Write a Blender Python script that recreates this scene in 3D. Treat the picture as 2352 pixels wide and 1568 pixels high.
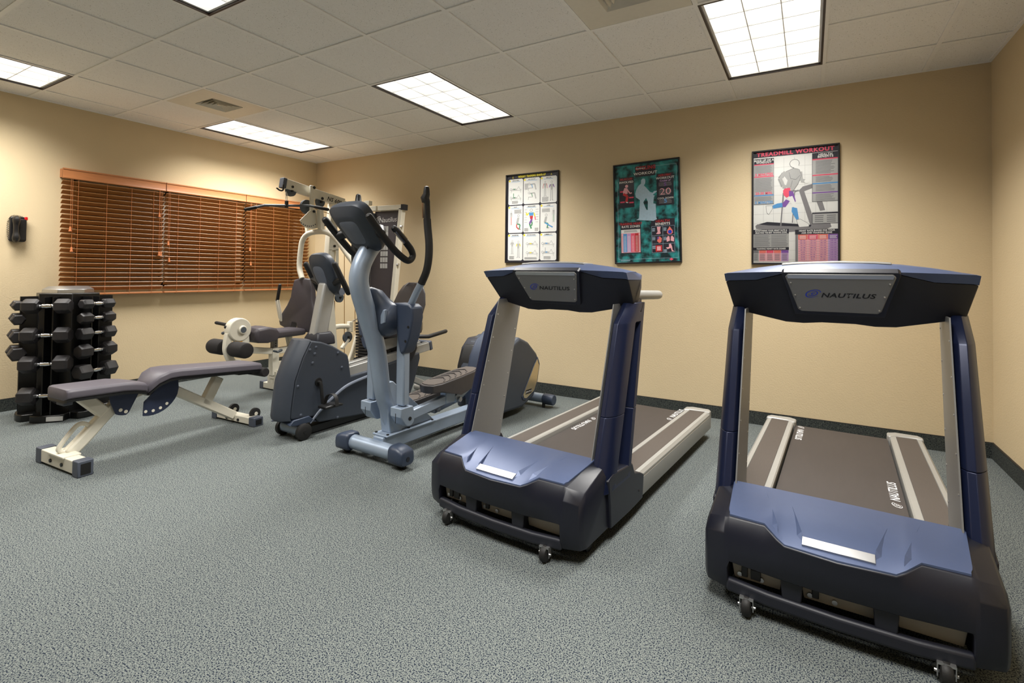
import bpy, bmesh, math, random
from mathutils import Vector, Matrix
random.seed(7)
EXPOSURE, LAMP, CELL, FILL_POWER = 0.5, 33.0, 3.2, 560.0  # last value is the power of the added fill light
for o in list(bpy.data.objects): bpy.data.objects.remove(o)
scene = bpy.context.scene
COL = scene.collection
R = math.radians
V = Vector

# ------------------------------------------------------------------ camera
# metres; origin = floor corner of the window wall (x=0) and the poster wall (y=0)
RX, RY0, RH = 6.78, -5.75, 2.636          # room width, front wall, ceiling height
CAMP = V((5.7336, -4.5215, 1.185))
FPX, PV0, YAW, ROLL, PITCH = 1163.78, 605.98, -.5316, .0113, .0186
def cam_axes():
    r0 = V((math.cos(YAW), -math.sin(YAW), 0)); f0 = V((math.sin(YAW), math.cos(YAW), 0))
    f = f0 * math.cos(PITCH) + V((0, 0, math.sin(PITCH))); u0 = r0.cross(f)
    return r0 * math.cos(ROLL) + u0 * math.sin(ROLL), u0 * math.cos(ROLL) - r0 * math.sin(ROLL), f
CR, CU, CF = cam_axes()
cd = bpy.data.cameras.new('camera'); cam = bpy.data.objects.new('camera', cd); COL.objects.link(cam)
cd.sensor_fit = 'HORIZONTAL'; cd.sensor_width = 36; cd.lens = 36 * FPX / 2352
cd.shift_y = -(784 - PV0) / 2352; cd.clip_start = .05
mw = Matrix((CR, CU, -CF)).transposed().to_4x4(); mw.translation = CAMP; cam.matrix_world = mw
scene.camera = cam
scene.view_settings.view_transform = 'Standard'; scene.view_settings.look = 'None'
scene.view_settings.gamma = 1; scene.view_settings.use_curve_mapping = False
scene.view_settings.exposure = EXPOSURE
world = bpy.data.worlds.new('night_outside'); scene.world = world; world.use_nodes = True
world.node_tree.nodes['Background'].inputs[0].default_value = (.02, .022, .03, 1)
world.node_tree.nodes['Background'].inputs[1].default_value = .3

# cool fill light added outside the room to brighten ceiling and treadmill fronts
ld = bpy.data.lights.new('added_fill_light', 'AREA'); ld.shape = 'RECTANGLE'; ld.size = 3.0; ld.size_y = 2.2; ld.energy = FILL_POWER; ld.color = (.72, .85, 1.)
lo_ = bpy.data.objects.new('added_fill_light', ld); COL.objects.link(lo_); lo_.location = (4.8, RY0 - .35, 1.12); lo_.rotation_euler = (R(90), 0, R(180))

# pixel of the 2352x1568 photo -> ray -> point on a plane of the place
def ray(u, v): return CF + CR * ((u - 1176) / FPX) - CU * ((v - PV0) / FPX)
def pl(u, v, p, n):
    d = ray(u, v); n = V(n); return CAMP + d * ((V(p) - CAMP).dot(n) / d.dot(n))
def PX(u, v, x): return pl(u, v, (x, 0, 0), (1, 0, 0))
def PY(u, v, y): return pl(u, v, (0, y, 0), (0, 1, 0))
def PZ(u, v, z): return pl(u, v, (0, 0, z), (0, 0, 1))
class Frame:                                   # local frame of a machine standing on the floor
    def __init__(s, o, deg):
        a = R(deg); s.o = V(o); s.rz = a; s.ex = V((math.cos(a), math.sin(a), 0)); s.ey = V((-math.sin(a), math.cos(a), 0))
    def loc(s, p): d = p - s.o; return V((d.dot(s.ex), d.dot(s.ey), d.z))
    def x(s, u, v, x): return s.loc(pl(u, v, s.o + s.ex * x, s.ex))
    def y(s, u, v, y): return s.loc(pl(u, v, s.o + s.ey * y, s.ey))
    def z(s, u, v, z): return s.loc(PZ(u, v, z))

# ------------------------------------------------------------------ mesh helpers
def spline(pts, n=6):
    P = [V(p) for p in pts]; out = []
    for i in range(len(P) - 1):
        a = P[i - 1] if i else P[i] * 2 - P[i + 1]; b, c = P[i], P[i + 1]
        d = P[i + 2] if i + 2 < len(P) else c * 2 - b
        for k in range(n):
            t = k / n
            out.append(.5 * ((2 * b) + (c - a) * t + (2 * a - 5 * b + 4 * c - d) * t * t + (3 * b - a - 3 * c + d) * t ** 3))
    out.append(P[-1]); return out
def interp(vals, n=6):
    return [p.x for p in spline([(v, 0, 0) for v in vals], n)]
def arc(c, r, a0, a1, n=12):
    return [(c[0] + r * math.cos(R(a0 + (a1 - a0) * i / n)), c[1] + r * math.sin(R(a0 + (a1 - a0) * i / n))) for i in range(n + 1)]
def rrect(x0, y0, x1, y1, r, n=4):
    return arc((x1 - r, y1 - r), r, 0, 90, n) + arc((x0 + r, y1 - r), r, 90, 180, n) + arc((x0 + r, y0 + r), r, 180, 270, n) + arc((x1 - r, y0 + r), r, 270, 360, n)
class M:
    def __init__(s): s.v = []; s.f = []
    def add(s, v, f):
        o = len(s.v); s.v += [V(p) for p in v]; s.f += [[i + o for i in q] for q in f]; return s
    def box(s, a, b):
        x0, y0, z0 = a; x1, y1, z1 = b
        return s.add([(x, y, z) for z in (z0, z1) for y in (y0, y1) for x in (x0, x1)],
                     [(0, 2, 3, 1), (4, 5, 7, 6), (0, 1, 5, 4), (2, 6, 7, 3), (0, 4, 6, 2), (1, 3, 7, 5)])
    def prism(s, pts, ax, a0, a1):
        m = {'x': lambda p, a: (a, p[0], p[1]), 'y': lambda p, a: (p[0], a, p[1]), 'z': lambda p, a: (p[0], p[1], a)}[ax]
        n = len(pts); v = [m(p, a0) for p in pts] + [m(p, a1) for p in pts]
        return s.add(v, [tuple(range(n))[::-1], tuple(range(n, 2 * n))] + [(i, (i + 1) % n, (i + 1) % n + n, i + n) for i in range(n)])
    def loft(s, rings, caps=True, closed=True):
        n = len(rings[0]); v = [p for r in rings for p in r]; f = []
        for k in range(len(rings) - 1):
            for i in range(n if closed else n - 1):
                j = (i + 1) % n; f.append((k * n + i, k * n + j, (k + 1) * n + j, (k + 1) * n + i))
        if caps: f += [tuple(range(n))[::-1], tuple(range((len(rings) - 1) * n, len(rings) * n))]
        return s.add(v, f)
    def tube(s, path, r, seg=10, caps=True, e=1., up=None, round_ends=False):
        P = [V(p) for p in path]; n = len(P); rr = list(r) if hasattr(r, '__len__') else [r] * n
        if round_ends:
            t0 = (P[0] - P[1]).normalized(); t1 = (P[-1] - P[-2]).normalized(); a, b = rr[0], rr[-1]
            P = [P[0] + t0 * a * .85, P[0] + t0 * a * .6] + P + [P[-1] + t1 * b * .6, P[-1] + t1 * b * .85]
            rr = [a * .45, a * .8] + rr + [b * .8, b * .45]; n = len(P)
        rings = []; N = None
        for i in range(n):
            t = (P[min(i + 1, n - 1)] - P[max(i - 1, 0)]).normalized()
            if up is not None: N = t.cross(V(up)).normalized()
            elif N is None:
                N = t.cross(V((0, 0, 1)));  N = N.normalized() if N.length > .05 else t.cross(V((0, 1, 0))).normalized()
            else: N = (N - t * N.dot(t)).normalized()
            B = t.cross(N)
            rings.append([P[i] + (N * math.cos(2 * math.pi * k / seg) + B * math.sin(2 * math.pi * k / seg) * e) * rr[i] for k in range(seg)])
        return s.loft(rings, caps)
    def rtube(s, path, w, h, up=(0, 0, 1)):
        P = [V(p) for p in path]; n = len(P); rings = []
        for i in range(n):
            t = (P[min(i + 1, n - 1)] - P[max(i - 1, 0)]).normalized()
            N = t.cross(V(up)).normalized(); B = N.cross(t)
            ww = w[i] if hasattr(w, '__len__') else w; hh = h[i] if hasattr(h, '__len__') else h
            rings.append([P[i] + N * a * ww / 2 + B * b * hh / 2 for a, b in ((-1, -1), (1, -1), (1, 1), (-1, 1))])
        return s.loft(rings)
    def cyl(s, a, b, r, r1=None, seg=16): return s.tube([a, b], [r, r if r1 is None else r1], seg)
    def rod(s, a, b, prof, seg=16):             # lathe along a->b, prof = (t, r)
        a = V(a); b = V(b); return s.tube([a.lerp(b, t) for t, _ in prof], [q for _, q in prof], seg)
    def ell(s, c, r, seg=14, rings=8):
        c = V(c); out = []
        for k in range(1, rings):
            a = math.pi * k / rings
            out.append([c + V((r[0] * math.sin(a) * math.cos(2 * math.pi * i / seg), r[1] * math.sin(a) * math.sin(2 * math.pi * i / seg), -r[2] * math.cos(a))) for i in range(seg)])
        return s.loft(out)
    def poly(s, pts): return s.add(pts, [tuple(range(len(pts)))])
    def shift(s, d): s.v = [p - V(d) for p in s.v]; return s
    def build(s, name, mat, parent=None, bevel=0, seg=2, smooth=35, at=None, label=None):
        if at is not None: s.shift(at)
        me = bpy.data.meshes.new(name); me.from_pydata(s.v, [], s.f)
        bm = bmesh.new(); bm.from_mesh(me); bmesh.ops.recalc_face_normals(bm, faces=bm.faces); bm.to_mesh(me); bm.free()
        if smooth:
            for p in me.polygons: p.use_smooth = True
            me.set_sharp_from_angle(angle=R(smooth))
        o = bpy.data.objects.new(name, me); COL.objects.link(o); o.parent = parent
        me.materials.append(mat)
        if bevel:
            b = o.modifiers.new('edge', 'BEVEL'); b.width = bevel; b.segments = seg; b.limit_method = 'ANGLE'; b.angle_limit = R(40); b.harden_normals = False
        if label: o['label'] = label
        return o
def tag(o, label=None, cat=None, group=None, kind=None):
    if label: o['label'] = label
    if cat: o['category'] = cat
    if group: o['group'] = group
    if kind: o['kind'] = kind
    return o
def thing(name, label, cat, loc=(0, 0, 0), rz=0, group=None):
    o = bpy.data.objects.new(name, None); COL.objects.link(o); o.location = loc; o.rotation_euler = (0, 0, rz)
    o.empty_display_size = .1
    return tag(o, label, cat, group)
def dup(o, parent=None, loc=None):
    c = o.copy(); COL.objects.link(c); c.parent = parent
    if loc is not None: c.location = loc
    return c
def dup_tree(o, parent=None):
    c = dup(o, parent)
    for ch in list(o.children): dup_tree(ch, c)
    return c
FONT_CACHE = {}
def text(name, s, size, mat, parent, loc, dx, up, shear=0, wide=1., align='CENTER', lift=.0006, bold=0.):
    cu = bpy.data.curves.new('t', 'FONT'); cu.body = s; cu.size = 1; cu.align_x = align; cu.align_y = 'CENTER'; cu.shear = shear; cu.offset = bold
    cu.resolution_u = 3; cu.space_line = .8; cu.space_character = 1. + 3.2 * max(0, bold)
    ob = bpy.data.objects.new('t', cu); me = bpy.data.meshes.new_from_object(ob); bpy.data.objects.remove(ob); bpy.data.curves.remove(cu)
    dx = V(dx).normalized(); up = V(up).normalized(); n = dx.cross(up); loc = V(loc)
    for vv in me.vertices: vv.co = loc + dx * vv.co.x * size * wide + up * vv.co.y * size + n * lift
    me.name = name; me.materials.clear(); me.materials.append(mat)
    o = bpy.data.objects.new(name, me); COL.objects.link(o); o.parent = parent; return o
def swirl(name, mat, parent, c, dx, up, w, h, lift=.0006):          # oval shell-like spiral mark
    dx = V(dx).normalized(); up = V(up).normalized(); n = dx.cross(up); c = V(c) + n * lift; m = M()
    for (s, a0, a1, th) in ((1., 20, 330, .16), (.62, 200, 520, .14), (.28, 20, 340, .16)):
        ri = []
        for k in range(25):
            a = R(a0 + (a1 - a0) * k / 24); t = th * math.sin(math.pi * (.08 + .92 * k / 24)) + .015
            ri.append([c + dx * (w / 2 * q * math.cos(a) + .25 * h * q * math.sin(a)) + up * h / 2 * q * math.sin(a) for q in (s, s - t)])
        m.loft(ri, caps=False, closed=False)
    return m.build(name, mat, parent, smooth=0)

# ------------------------------------------------------------------ materials
def lin(c): return tuple(((x / 255) / 12.92 if x / 255 <= .04045 else ((x / 255 + .055) / 1.055) ** 2.4) for x in c) + (1,)
def pm(name, rgb, rough=.5, metal=0., var=.06, scale=30, bump=0., bscale=250, coat=0., stretch=None, spec=None, rgb2=None):
    m = bpy.data.materials.new(name); m.use_nodes = True; nt = m.node_tree; N = nt.nodes; L = nt.links; p = N['Principled BSDF']
    tc = N.new('ShaderNodeTexCoord'); mp = N.new('ShaderNodeMapping'); L.new(tc.outputs['Object'], mp.inputs[0])
    if stretch: mp.inputs['Scale'].default_value = stretch
    nz = N.new('ShaderNodeTexNoise'); nz.inputs['Scale'].default_value = scale; nz.inputs['Detail'].default_value = 4; L.new(mp.outputs[0], nz.inputs['Vector'])
    mx = N.new('ShaderNodeMix'); mx.data_type = 'RGBA'; 
    if rgb2:
        nz.inputs['Detail'].default_value = 8; mr = N.new('ShaderNodeMapRange'); mr.inputs['From Min'].default_value = .38; mr.inputs['From Max'].default_value = .66; L.new(nz.outputs[0], mr.inputs['Value']); L.new(mr.outputs[0], mx.inputs['Factor'])
    else: L.new(nz.outputs[0], mx.inputs['Factor'])
    c = lin(rgb); c2 = lin(rgb2) if rgb2 else None
    mx.inputs['A'].default_value = tuple(x * (1 - var) for x in c[:3]) + (1,)
    mx.inputs['B'].default_value = c2 or tuple(min(1, x * (1 + var)) for x in c[:3]) + (1,)
    L.new(mx.outputs['Result'], p.inputs['Base Color']); p.inputs['Roughness'].default_value = rough; p.inputs['Metallic'].default_value = metal
    if coat: p.inputs['Coat Weight'].default_value = coat; p.inputs['Coat Roughness'].default_value = .15
    if spec is not None: p.inputs['Specular IOR Level'].default_value = spec
    if bump:
        nb = N.new('ShaderNodeTexNoise'); nb.inputs['Scale'].default_value = bscale; nb.inputs['Detail'].default_value = 3; L.new(mp.outputs[0], nb.inputs['Vector'])
        bp = N.new('ShaderNodeBump'); bp.inputs['Strength'].default_value = bump; bp.inputs['Distance'].default_value = .004
        L.new(nb.outputs[0], bp.inputs['Height']); L.new(bp.outputs[0], p.inputs['Normal'])
    return m
def speckle(name, base, dark, light, rough, s1, th, s2=None, bump=.4, world_co=True):
    """flecked surface: two layers of thresholded noise over a base colour"""
    m = bpy.data.materials.new(name); m.use_nodes = True; nt = m.node_tree; N = nt.nodes; L = nt.links; p = N['Principled BSDF']
    g = N.new('ShaderNodeNewGeometry')
    def layer(scale, lo, hi, src='ShaderNodeTexNoise'):
        nz = N.new(src); nz.inputs['Scale'].default_value = scale
        if 'Detail' in nz.inputs: nz.inputs['Detail'].default_value = 2
        L.new(g.outputs['Position'], nz.inputs['Vector'])
        mr = N.new('ShaderNodeMapRange'); mr.inputs['From Min'].default_value = lo; mr.inputs['From Max'].default_value = hi
        L.new(nz.outputs[0], mr.inputs['Value']); return mr.outputs[0], nz.outputs[0]
    f1, raw = layer(s1, th, th + .07); f2, _ = layer(s2 or s1 * .7, .56, .66)
    big, _ = layer(1.2, .3, .7)
    a = N.new('ShaderNodeMix'); a.data_type = 'RGBA'; a.inputs['A'].default_value = lin(base); a.inputs['B'].default_value = lin(light); L.new(f2, a.inputs['Factor'])
    b = N.new('ShaderNodeMix'); b.data_type = 'RGBA'; b.inputs['B'].default_value = lin(dark); L.new(a.outputs['Result'], b.inputs['A']); L.new(f1, b.inputs['Factor'])
    L.new(b.outputs['Result'], p.inputs['Base Color']); p.inputs['Roughness'].default_value = rough; p.inputs['Specular IOR Level'].default_value = .15
    bp = N.new('ShaderNodeBump'); bp.inputs['Strength'].default_value = bump; bp.inputs['Distance'].default_value = .004; L.new(raw, bp.inputs['Height']); L.new(bp.outputs[0], p.inputs['Normal'])
    return m
def emit(name, rgb, strength):
    m = bpy.data.materials.new(name); m.use_nodes = True; nt = m.node_tree; N = nt.nodes; L = nt.links; N.remove(N['Principled BSDF'])
    e = N.new('ShaderNodeEmission'); e.inputs[0].default_value = lin(rgb); e.inputs[1].default_value = strength
    L.new(e.outputs[0], N['Material Output'].inputs[0]); return m
def pane(name, tint=(1, 1, 1), refl=1.):
    m = bpy.data.materials.new(name); m.use_nodes = True; nt = m.node_tree; N = nt.nodes; L = nt.links; N.remove(N['Principled BSDF'])
    t = N.new('ShaderNodeBsdfTransparent'); t.inputs[0].default_value = (*tint, 1); g = N.new('ShaderNodeBsdfGlossy'); g.inputs['Roughness'].default_value = .03
    fr = N.new('ShaderNodeFresnel'); fr.inputs[0].default_value = 1.25; mx = N.new('ShaderNodeMixShader')
    L.new(fr.outputs[0], mx.inputs[0]); L.new(t.outputs[0], mx.inputs[1]); L.new(g.outputs[0], mx.inputs[2]); L.new(mx.outputs[0], N['Material Output'].inputs[0]); return m

MAT = dict(
 wall=pm('orange_peel_beige_paint', (208, 189, 154), .75, var=.03, scale=3, bump=.35, bscale=95, spec=.25),
 carpet=speckle('blue_grey_carpet', (104, 110, 108), (26, 34, 50), (158, 160, 151), .95, 215, .51, 330),
 cove=speckle('dark_carpet_cove', (58, 62, 60), (30, 33, 36), (84, 88, 82), .95, 150, .55, 210),
 tile=speckle('mineral_fibre_tile', (238, 237, 234), (122, 118, 112), (241, 240, 238), .9, 170, .66, 60, .15),
 grid=pm('white_grid_metal', (240, 239, 236), .5),
 ventwhite=pm('cream_vent_enamel', (216, 211, 197), .4), ventdark=pm('grey_slab_metal', (120, 116, 108), .6),  # the darker one is a plain grey for the slab above the tiles
 bronze=pm('dark_bronze_frame', (52, 40, 34), .45), louver=pm('white_louver_enamel', (236, 236, 234), .4),
 wood=pm('stained_basswood', (160, 112, 64), .42, var=.25, scale=9, stretch=(8, 1, 8)), woodd=pm('stained_wood_rail', (182, 118, 72), .42, var=.2, scale=9, stretch=(8, 1, 8)),
 cord=pm('orange_brown_cord', (186, 112, 66), .8),
 sill=pm('window_frame_white', (206, 200, 188), .5), nightglass=pm('night_window_glass', (14, 15, 18), .08, var=.0),
 navy=pm('navy_plastic', (19, 21, 33), .40, var=.05, bump=.05, bscale=600), navydk=pm('dark_navy_plastic', (24, 26, 36), .5, bump=.05, bscale=600),
 bluep=pm('metallic_blue_plastic', (82, 95, 128), .40, metal=.2, var=.04, bump=.03, bscale=700), upr=pm('metallic_navy_paint', (26, 34, 62), .34, metal=.3, var=.06),
 plate=pm('brushed_grey_plate', (126, 126, 125), .42, metal=.25, var=.04, scale=60, stretch=(1, 1, 6)), nick=pm('satin_nickel', (190, 190, 190), .3, metal=.9),
 chrome=pm('polished_chrome', (225, 225, 228), .12, metal=1., var=.02), silver=pm('silver_paint', (162, 161, 157), .42, metal=.3, var=.04),
 tread=pm('ribbed_foot_rail', (74, 66, 60), .7, var=.25, scale=20, stretch=(40, 1, 1)), belt=pm('walking_belt', (58, 52, 50), .62, var=.14, scale=14, stretch=(3, .5, 1), bump=.1, bscale=500),
 beige=pm('beige_steel', (150, 141, 128), .5, metal=.1), black=pm('black_plastic', (18, 18, 19), .45), rubber=pm('black_rubber', (22, 21, 21), .6, bump=.1),
 foam=pm('black_foam', (28, 25, 25), .85, bump=.2, bscale=300), print_white=pm('white_ink', (225, 225, 225), .6), print_blue=pm('blue_ink', (30, 62, 200), .5), print_black=pm('black_ink', (16, 16, 18), .5),
 frame=pm('silver_blue_paint', (146, 160, 178), .38, metal=.35, var=.04), slate=pm('slate_plastic', (48, 58, 76), .42, var=.06, bump=.04, bscale=600),
 bike=pm('charcoal_slate_plastic', (52, 58, 68), .45, var=.06, bump=.04, bscale=600), bikel=pm('grey_slate_trim', (92, 99, 112), .42),
 pedal=pm('ribbed_pedal_plastic', (62, 58, 58), .45, var=.15), tan=pm('mirror_bronze_panel', (196, 180, 146), .2, metal=.7, var=.03),
 cream=pm('off_white_powder_coat', (218, 213, 197), .42, var=.04), vinyl=pm('charcoal_vinyl', (66, 61, 66), .5, var=.08, bump=.12, bscale=420), vinylb=pm('grey_vinyl', (88, 84, 92), .48, var=.08, bump=.12, bscale=420),
 cap=pm('slate_end_cap', (74, 80, 92), .5), sector=pm('navy_steel_plate', (48, 56, 78), .45, metal=.3), greyp=pm('grey_pulley_plastic', (76, 84, 92), .5),
 leather=pm('black_seat_vinyl', (40, 36, 36), .38, var=.1, bump=.1, bscale=300), cable=pm('brown_coated_cable', (150, 112, 60), .5),
 iron=pm('black_urethane', (34, 32, 34), .5, var=.15, bump=.12, bscale=200), rack=pm('black_gloss_steel', (12, 12, 13), .35),
 paper=pm('poster_paper', (232, 232, 228), .5, var=.01), pblack=pm('poster_black', (38, 38, 50), .5), pgrey=pm('poster_grey', (178, 178, 176), .5), pline=pm('poster_line', (120, 120, 122), .5), pdark=pm('poster_body_grey', (132, 130, 132), .5),
 ppink=pm('poster_pink', (232, 84, 112), .5), pblue=pm('poster_blue', (84, 152, 208), .5), ppurp=pm('poster_purple', (128, 84, 164), .5), plpink=pm('poster_light_pink', (238, 176, 184), .5), plpurp=pm('poster_lilac', (196, 160, 206), .5), porange=pm('poster_coral', (236, 124, 110), .5),
 pyel=pm('poster_yellow', (232, 216, 40), .5), pred=pm('poster_red', (196, 48, 52), .5), pgreen=pm('poster_green', (70, 140, 96), .5), pghost=pm('poster_ice', (176, 204, 222), .5, var=.15, scale=60),
 teal=pm('poster_teal', (8, 46, 52), .5, scale=16, rgb2=(50, 160, 160), var=.3), pframe=pm('black_poster_frame', (26, 24, 28), .35), glass=pane('poster_glazing'),
 phone=pm('black_phone_plastic', (20, 19, 20), .4), redlamp=pm('red_lens', (190, 24, 28), .3),
 yellow=pm('orange_warning_sticker', (226, 160, 40), .5),
)
def struct(o): o['kind'] = 'structure'; return o
# ------------------------------------------------------------------ the room
T = .6096; GX0 = 4.595; GY0 = .125                      # ceiling grid: node (i, j) at x = GX0 + i*T, y = GY0 - j*T
gx = lambda i: GX0 + i * T
gy = lambda j: GY0 - j * T
struct(M().box((-.2, RY0 - .2, -.1), (RX + .2, .2, 0)).build('floor', MAT['carpet'], smooth=0))
WY0, WY1, WZ0, WZ1 = -2.60, -.24, 1.01, 1.99            # window opening
wl = M().box((-.12, RY0, 0), (0, WY0, RH + .02)).box((-.12, WY1, 0), (0, 0, RH + .02)).box((-.12, WY0, 0), (0, WY1, WZ0)).box((-.12, WY0, WZ1), (0, WY1, RH + .02))
struct(wl.build('wall_left', MAT['wall'], smooth=0))
struct(M().box((-.12, 0, 0), (RX + .12, .12, RH + .02)).build('wall_back', MAT['wall'], smooth=0))
struct(M().box((RX, RY0, 0), (RX + .12, 0, RH + .02)).build('wall_right', MAT['wall'], smooth=0))
DX0, DX1, DZ = 3.3, 6.3, 2.25                              # unseen glazed entrance, added to let the cool fill light in
struct(M().box((-.12, RY0 - .12, 0), (DX0, RY0, RH + .02)).box((DX1, RY0 - .12, 0), (RX + .12, RY0, RH + .02)).box((DX0, RY0 - .12, DZ), (DX1, RY0, RH + .02)).build('wall_front', MAT['wall'], smooth=0))
df = M()
for k in range(4):
    xx = DX0 + (DX1 - DX0) * k / 3; df.box((max(DX0, xx - .03), RY0 - .09, 0), (min(DX1, xx + .03), RY0 - .03, DZ))
df.box((DX0, RY0 - .09, DZ - .05), (DX1, RY0 - .03, DZ)).box((DX0, RY0 - .09, 0), (DX1, RY0 - .03, .08))
door = struct(df.build('added_door_1', MAT['silver'], smooth=0))
for k in range(3):
    xx = DX0 + (DX1 - DX0) * k / 3; M().box((xx + .03, RY0 - .065, .08), (xx + (DX1 - DX0) / 3 - .03, RY0 - .058, DZ - .05)).build('pane', MAT['glass'], door, smooth=0)
for n, a, b in (('back', (0, -.012, 0), (RX, 0, .1)), ('left', (0, RY0, 0), (.012, -.012, .1)), ('right', (RX - .012, RY0, 0), (RX, -.012, .1))):
    bb = struct(M().box(a, b).build('baseboard_' + n, MAT['cove'], smooth=0))
    a2 = (a[0], a[1], .1); b2 = (b[0], b[1], .1035)
    M().box(a2, b2).build('cap_strip', MAT['rubber'], bb, smooth=0)
# window behind the blinds: three dark panes in a frame
wf = M()
for y0, y1 in ((WY0, WY0 + .04), (WY1 - .04, WY1)): wf.box((-.10, y0, WZ0), (-.05, y1, WZ1))
for z0, z1 in ((WZ0, WZ0 + .04), (WZ1 - .04, WZ1)): wf.box((-.10, WY0, z0), (-.05, WY1, z1))
for k in (1, 2):
    yy = WY0 + (WY1 - WY0) * k / 3; wf.box((-.10, yy - .03, WZ0), (-.05, yy + .03, WZ1))
win = struct(wf.build('window_1', MAT['sill'], smooth=0))
for k in range(3):
    y0 = WY0 + (WY1 - WY0) * k / 3 + .03; y1 = WY0 + (WY1 - WY0) * (k + 1) / 3 - .03
    M().box((-.085, y0, WZ0 + .04), (-.078, y1, WZ1 - .04)).build('pane', MAT['nightglass'], win, smooth=0)
# ceiling: slab, exposed grid bars, lay-in tiles
ceil = struct(M().box((-.2, RY0 - .2, RH + .16), (RX + .2, .2, RH + .2)).build('ceiling', MAT['ventdark'], smooth=0))
FIX = [(i, j) for j in (1, 5) for i in (-7, -3, 1)] + [(-7, 9), (-3, 9), (1, 9)]
FIX = [q for q in FIX if gy(q[1] + 2) > RY0 - .5]
VENT = [(-6, 3), (0, 3)]
used = set()
for i, j in FIX: used |= {(i, j), (i, j + 1)}
used |= set(VENT)
xs = [0] + [gx(i) for i in range(-7, 4)] + [RX]; ys = [0] + [gy(j) for j in range(1, 10)] + [RY0]
for k, x in enumerate(xs[1:-1]):
    M().box((x - .012, RY0, RH), (x + .012, 0, RH + .006)).build('grid_bar', MAT['grid'], ceil, smooth=0)
for y in ys[1:-1]:
    for k in range(len(xs) - 1):
        i = k - 8
        if any(fi == i and gy(fj + 1) - .01 < y < gy(fj + 1) + .01 for fi, fj in FIX): continue
        M().box((xs[k] + .012, y - .012, RH), (xs[k + 1] - .012, y + .012, RH + .006)).build('cross_bar', MAT['grid'], ceil, smooth=0)
tile_me = {}
for k in range(len(xs) - 1):
    for l in range(len(ys) - 1):
        if (k - 8, l) in used: continue
        x0, x1, y0, y1 = xs[k], xs[k + 1], ys[l + 1], ys[l]
        key = (round(x1 - x0, 3), round(y1 - y0, 3))
        if key not in tile_me:
            hx, hy = key[0] / 2 - .004, key[1] / 2 - .004
            tile_me[key] = M().box((-hx, -hy, .006), (hx, hy, .02)).build('ceiling_tile', MAT['tile'], ceil, smooth=0); o = tile_me[key]
        else: o = dup(tile_me[key], ceil)
        o.location = ((x0 + x1) / 2, (y0 + y1) / 2, RH + random.uniform(0, .0015))
# wall angle trim under the tile edge
M().box((0, -.02, RH - .001), (RX, 0, RH + .006)).build('wall_angle', MAT['grid'], ceil, smooth=0)
M().box((0, RY0, RH - .001), (.02, -.02, RH + .006)).build('wall_angle', MAT['grid'], ceil, smooth=0)
M().box((RX - .02, RY0, RH - .001), (RX, -.02, RH + .006)).build('wall_angle', MAT['grid'], ceil, smooth=0)
# recessed louvred light fixtures
MAT['lamp'] = emit('fluorescent_lamp_panel', (255, 252, 246), CELL)
W2, L2, DPT = T / 2 - .013, T - .013, .105
def make_light():
    t = thing('ceiling_light', '', 'light', group='recessed louvred ceiling lights')
    fr = M()
    for s in (-1, 1):
        fr.box((s * W2 - .006, -L2 - .006, .0), (s * W2 + .006, L2 + .006, .15)); fr.box((-W2, s * L2 - .006, .0), (W2, s * L2 + .006, .15))
    fr.build('frame', MAT['bronze'], t, smooth=0)
    M().box((-W2, -L2, .130), (W2, L2, .135)).build('lamp_panel', MAT['lamp'], t, smooth=0)
    cw = (2 * W2 - .038) / 3; cl = (2 * L2 - .038) / 6
    rim = M()
    for s in (-1, 1):
        rim.box((s * (W2 - .0125) - .0065, -L2 + .006, .012), (s * (W2 - .0125) + .0065, L2 - .006, .02 + DPT)); rim.box((-W2 + .006, s * (L2 - .0125) - .0065, .012), (W2 - .006, s * (L2 - .0125) + .0065, .02 + DPT))
    rim.build('louver_rim', MAT['louver'], t, smooth=0)
    def blade(a, b, ax):
        # parabolic blade: thin at the bottom, thick at the top
        pr = [(-.0025, .015), (.0025, .015), (.003, .05), (.006, .02 + DPT), (-.006, .02 + DPT), (-.003, .05)]
        if ax == 'y': return M().prism(pr, 'y', a, b)
        return M().prism(pr, 'x', a, b)
    bl = None
    for k in (1, 2):
        if bl is None: bl = blade(-L2 + .02, L2 - .02, 'y').build('louver_blade', MAT['louver'], t); o = bl
        else: o = dup(bl, t)
        o.location.x = -W2 + .019 + cw * k
    cb = None
    for k in range(1, 6):
        if cb is None: cb = blade(-W2 + .02, W2 - .02, 'x').build('louver_cross_blade', MAT['louver'], t); o = cb
        else: o = dup(cb, t)
        o.location.y = -L2 + .019 + cl * k
    return t
LBL = {(-7, 1): 'recessed louvred ceiling light above the corner window blinds', (-3, 1): 'recessed louvred ceiling light in the middle of the poster wall side', (1, 1): 'brightest recessed louvred ceiling light above the treadmill poster',
       (-7, 5): 'recessed louvred ceiling light cut by the left edge of the photo', (-3, 5): 'recessed louvred ceiling light whose tip shows at the top edge', (1, 5): 'recessed louvred ceiling light above the photographer out of view'}
SPREAD = 124
L0 = make_light()
FX = [L0] + [dup_tree(L0) for _ in FIX[1:]]
for k, q in enumerate(FIX):
    o = FX[k]
    la = bpy.data.lights.new('tube_light', 'AREA'); la.shape = 'RECTANGLE'; la.size = .54; la.size_y = 1.15; la.energy = LAMP; la.color = (1., .975, .93); la.spread = R(SPREAD)   # parabolic louvre: light leaves in a cone
    lq = bpy.data.objects.new('tube_light', la); COL.objects.link(lq); lq.parent = o; lq.location = (0, 0, .012)
    o.location = (gx(q[0]) + T / 2, gy(q[1] + 1), RH - .001); o['label'] = LBL.get(q, 'recessed louvred ceiling light behind the photographer')
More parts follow.
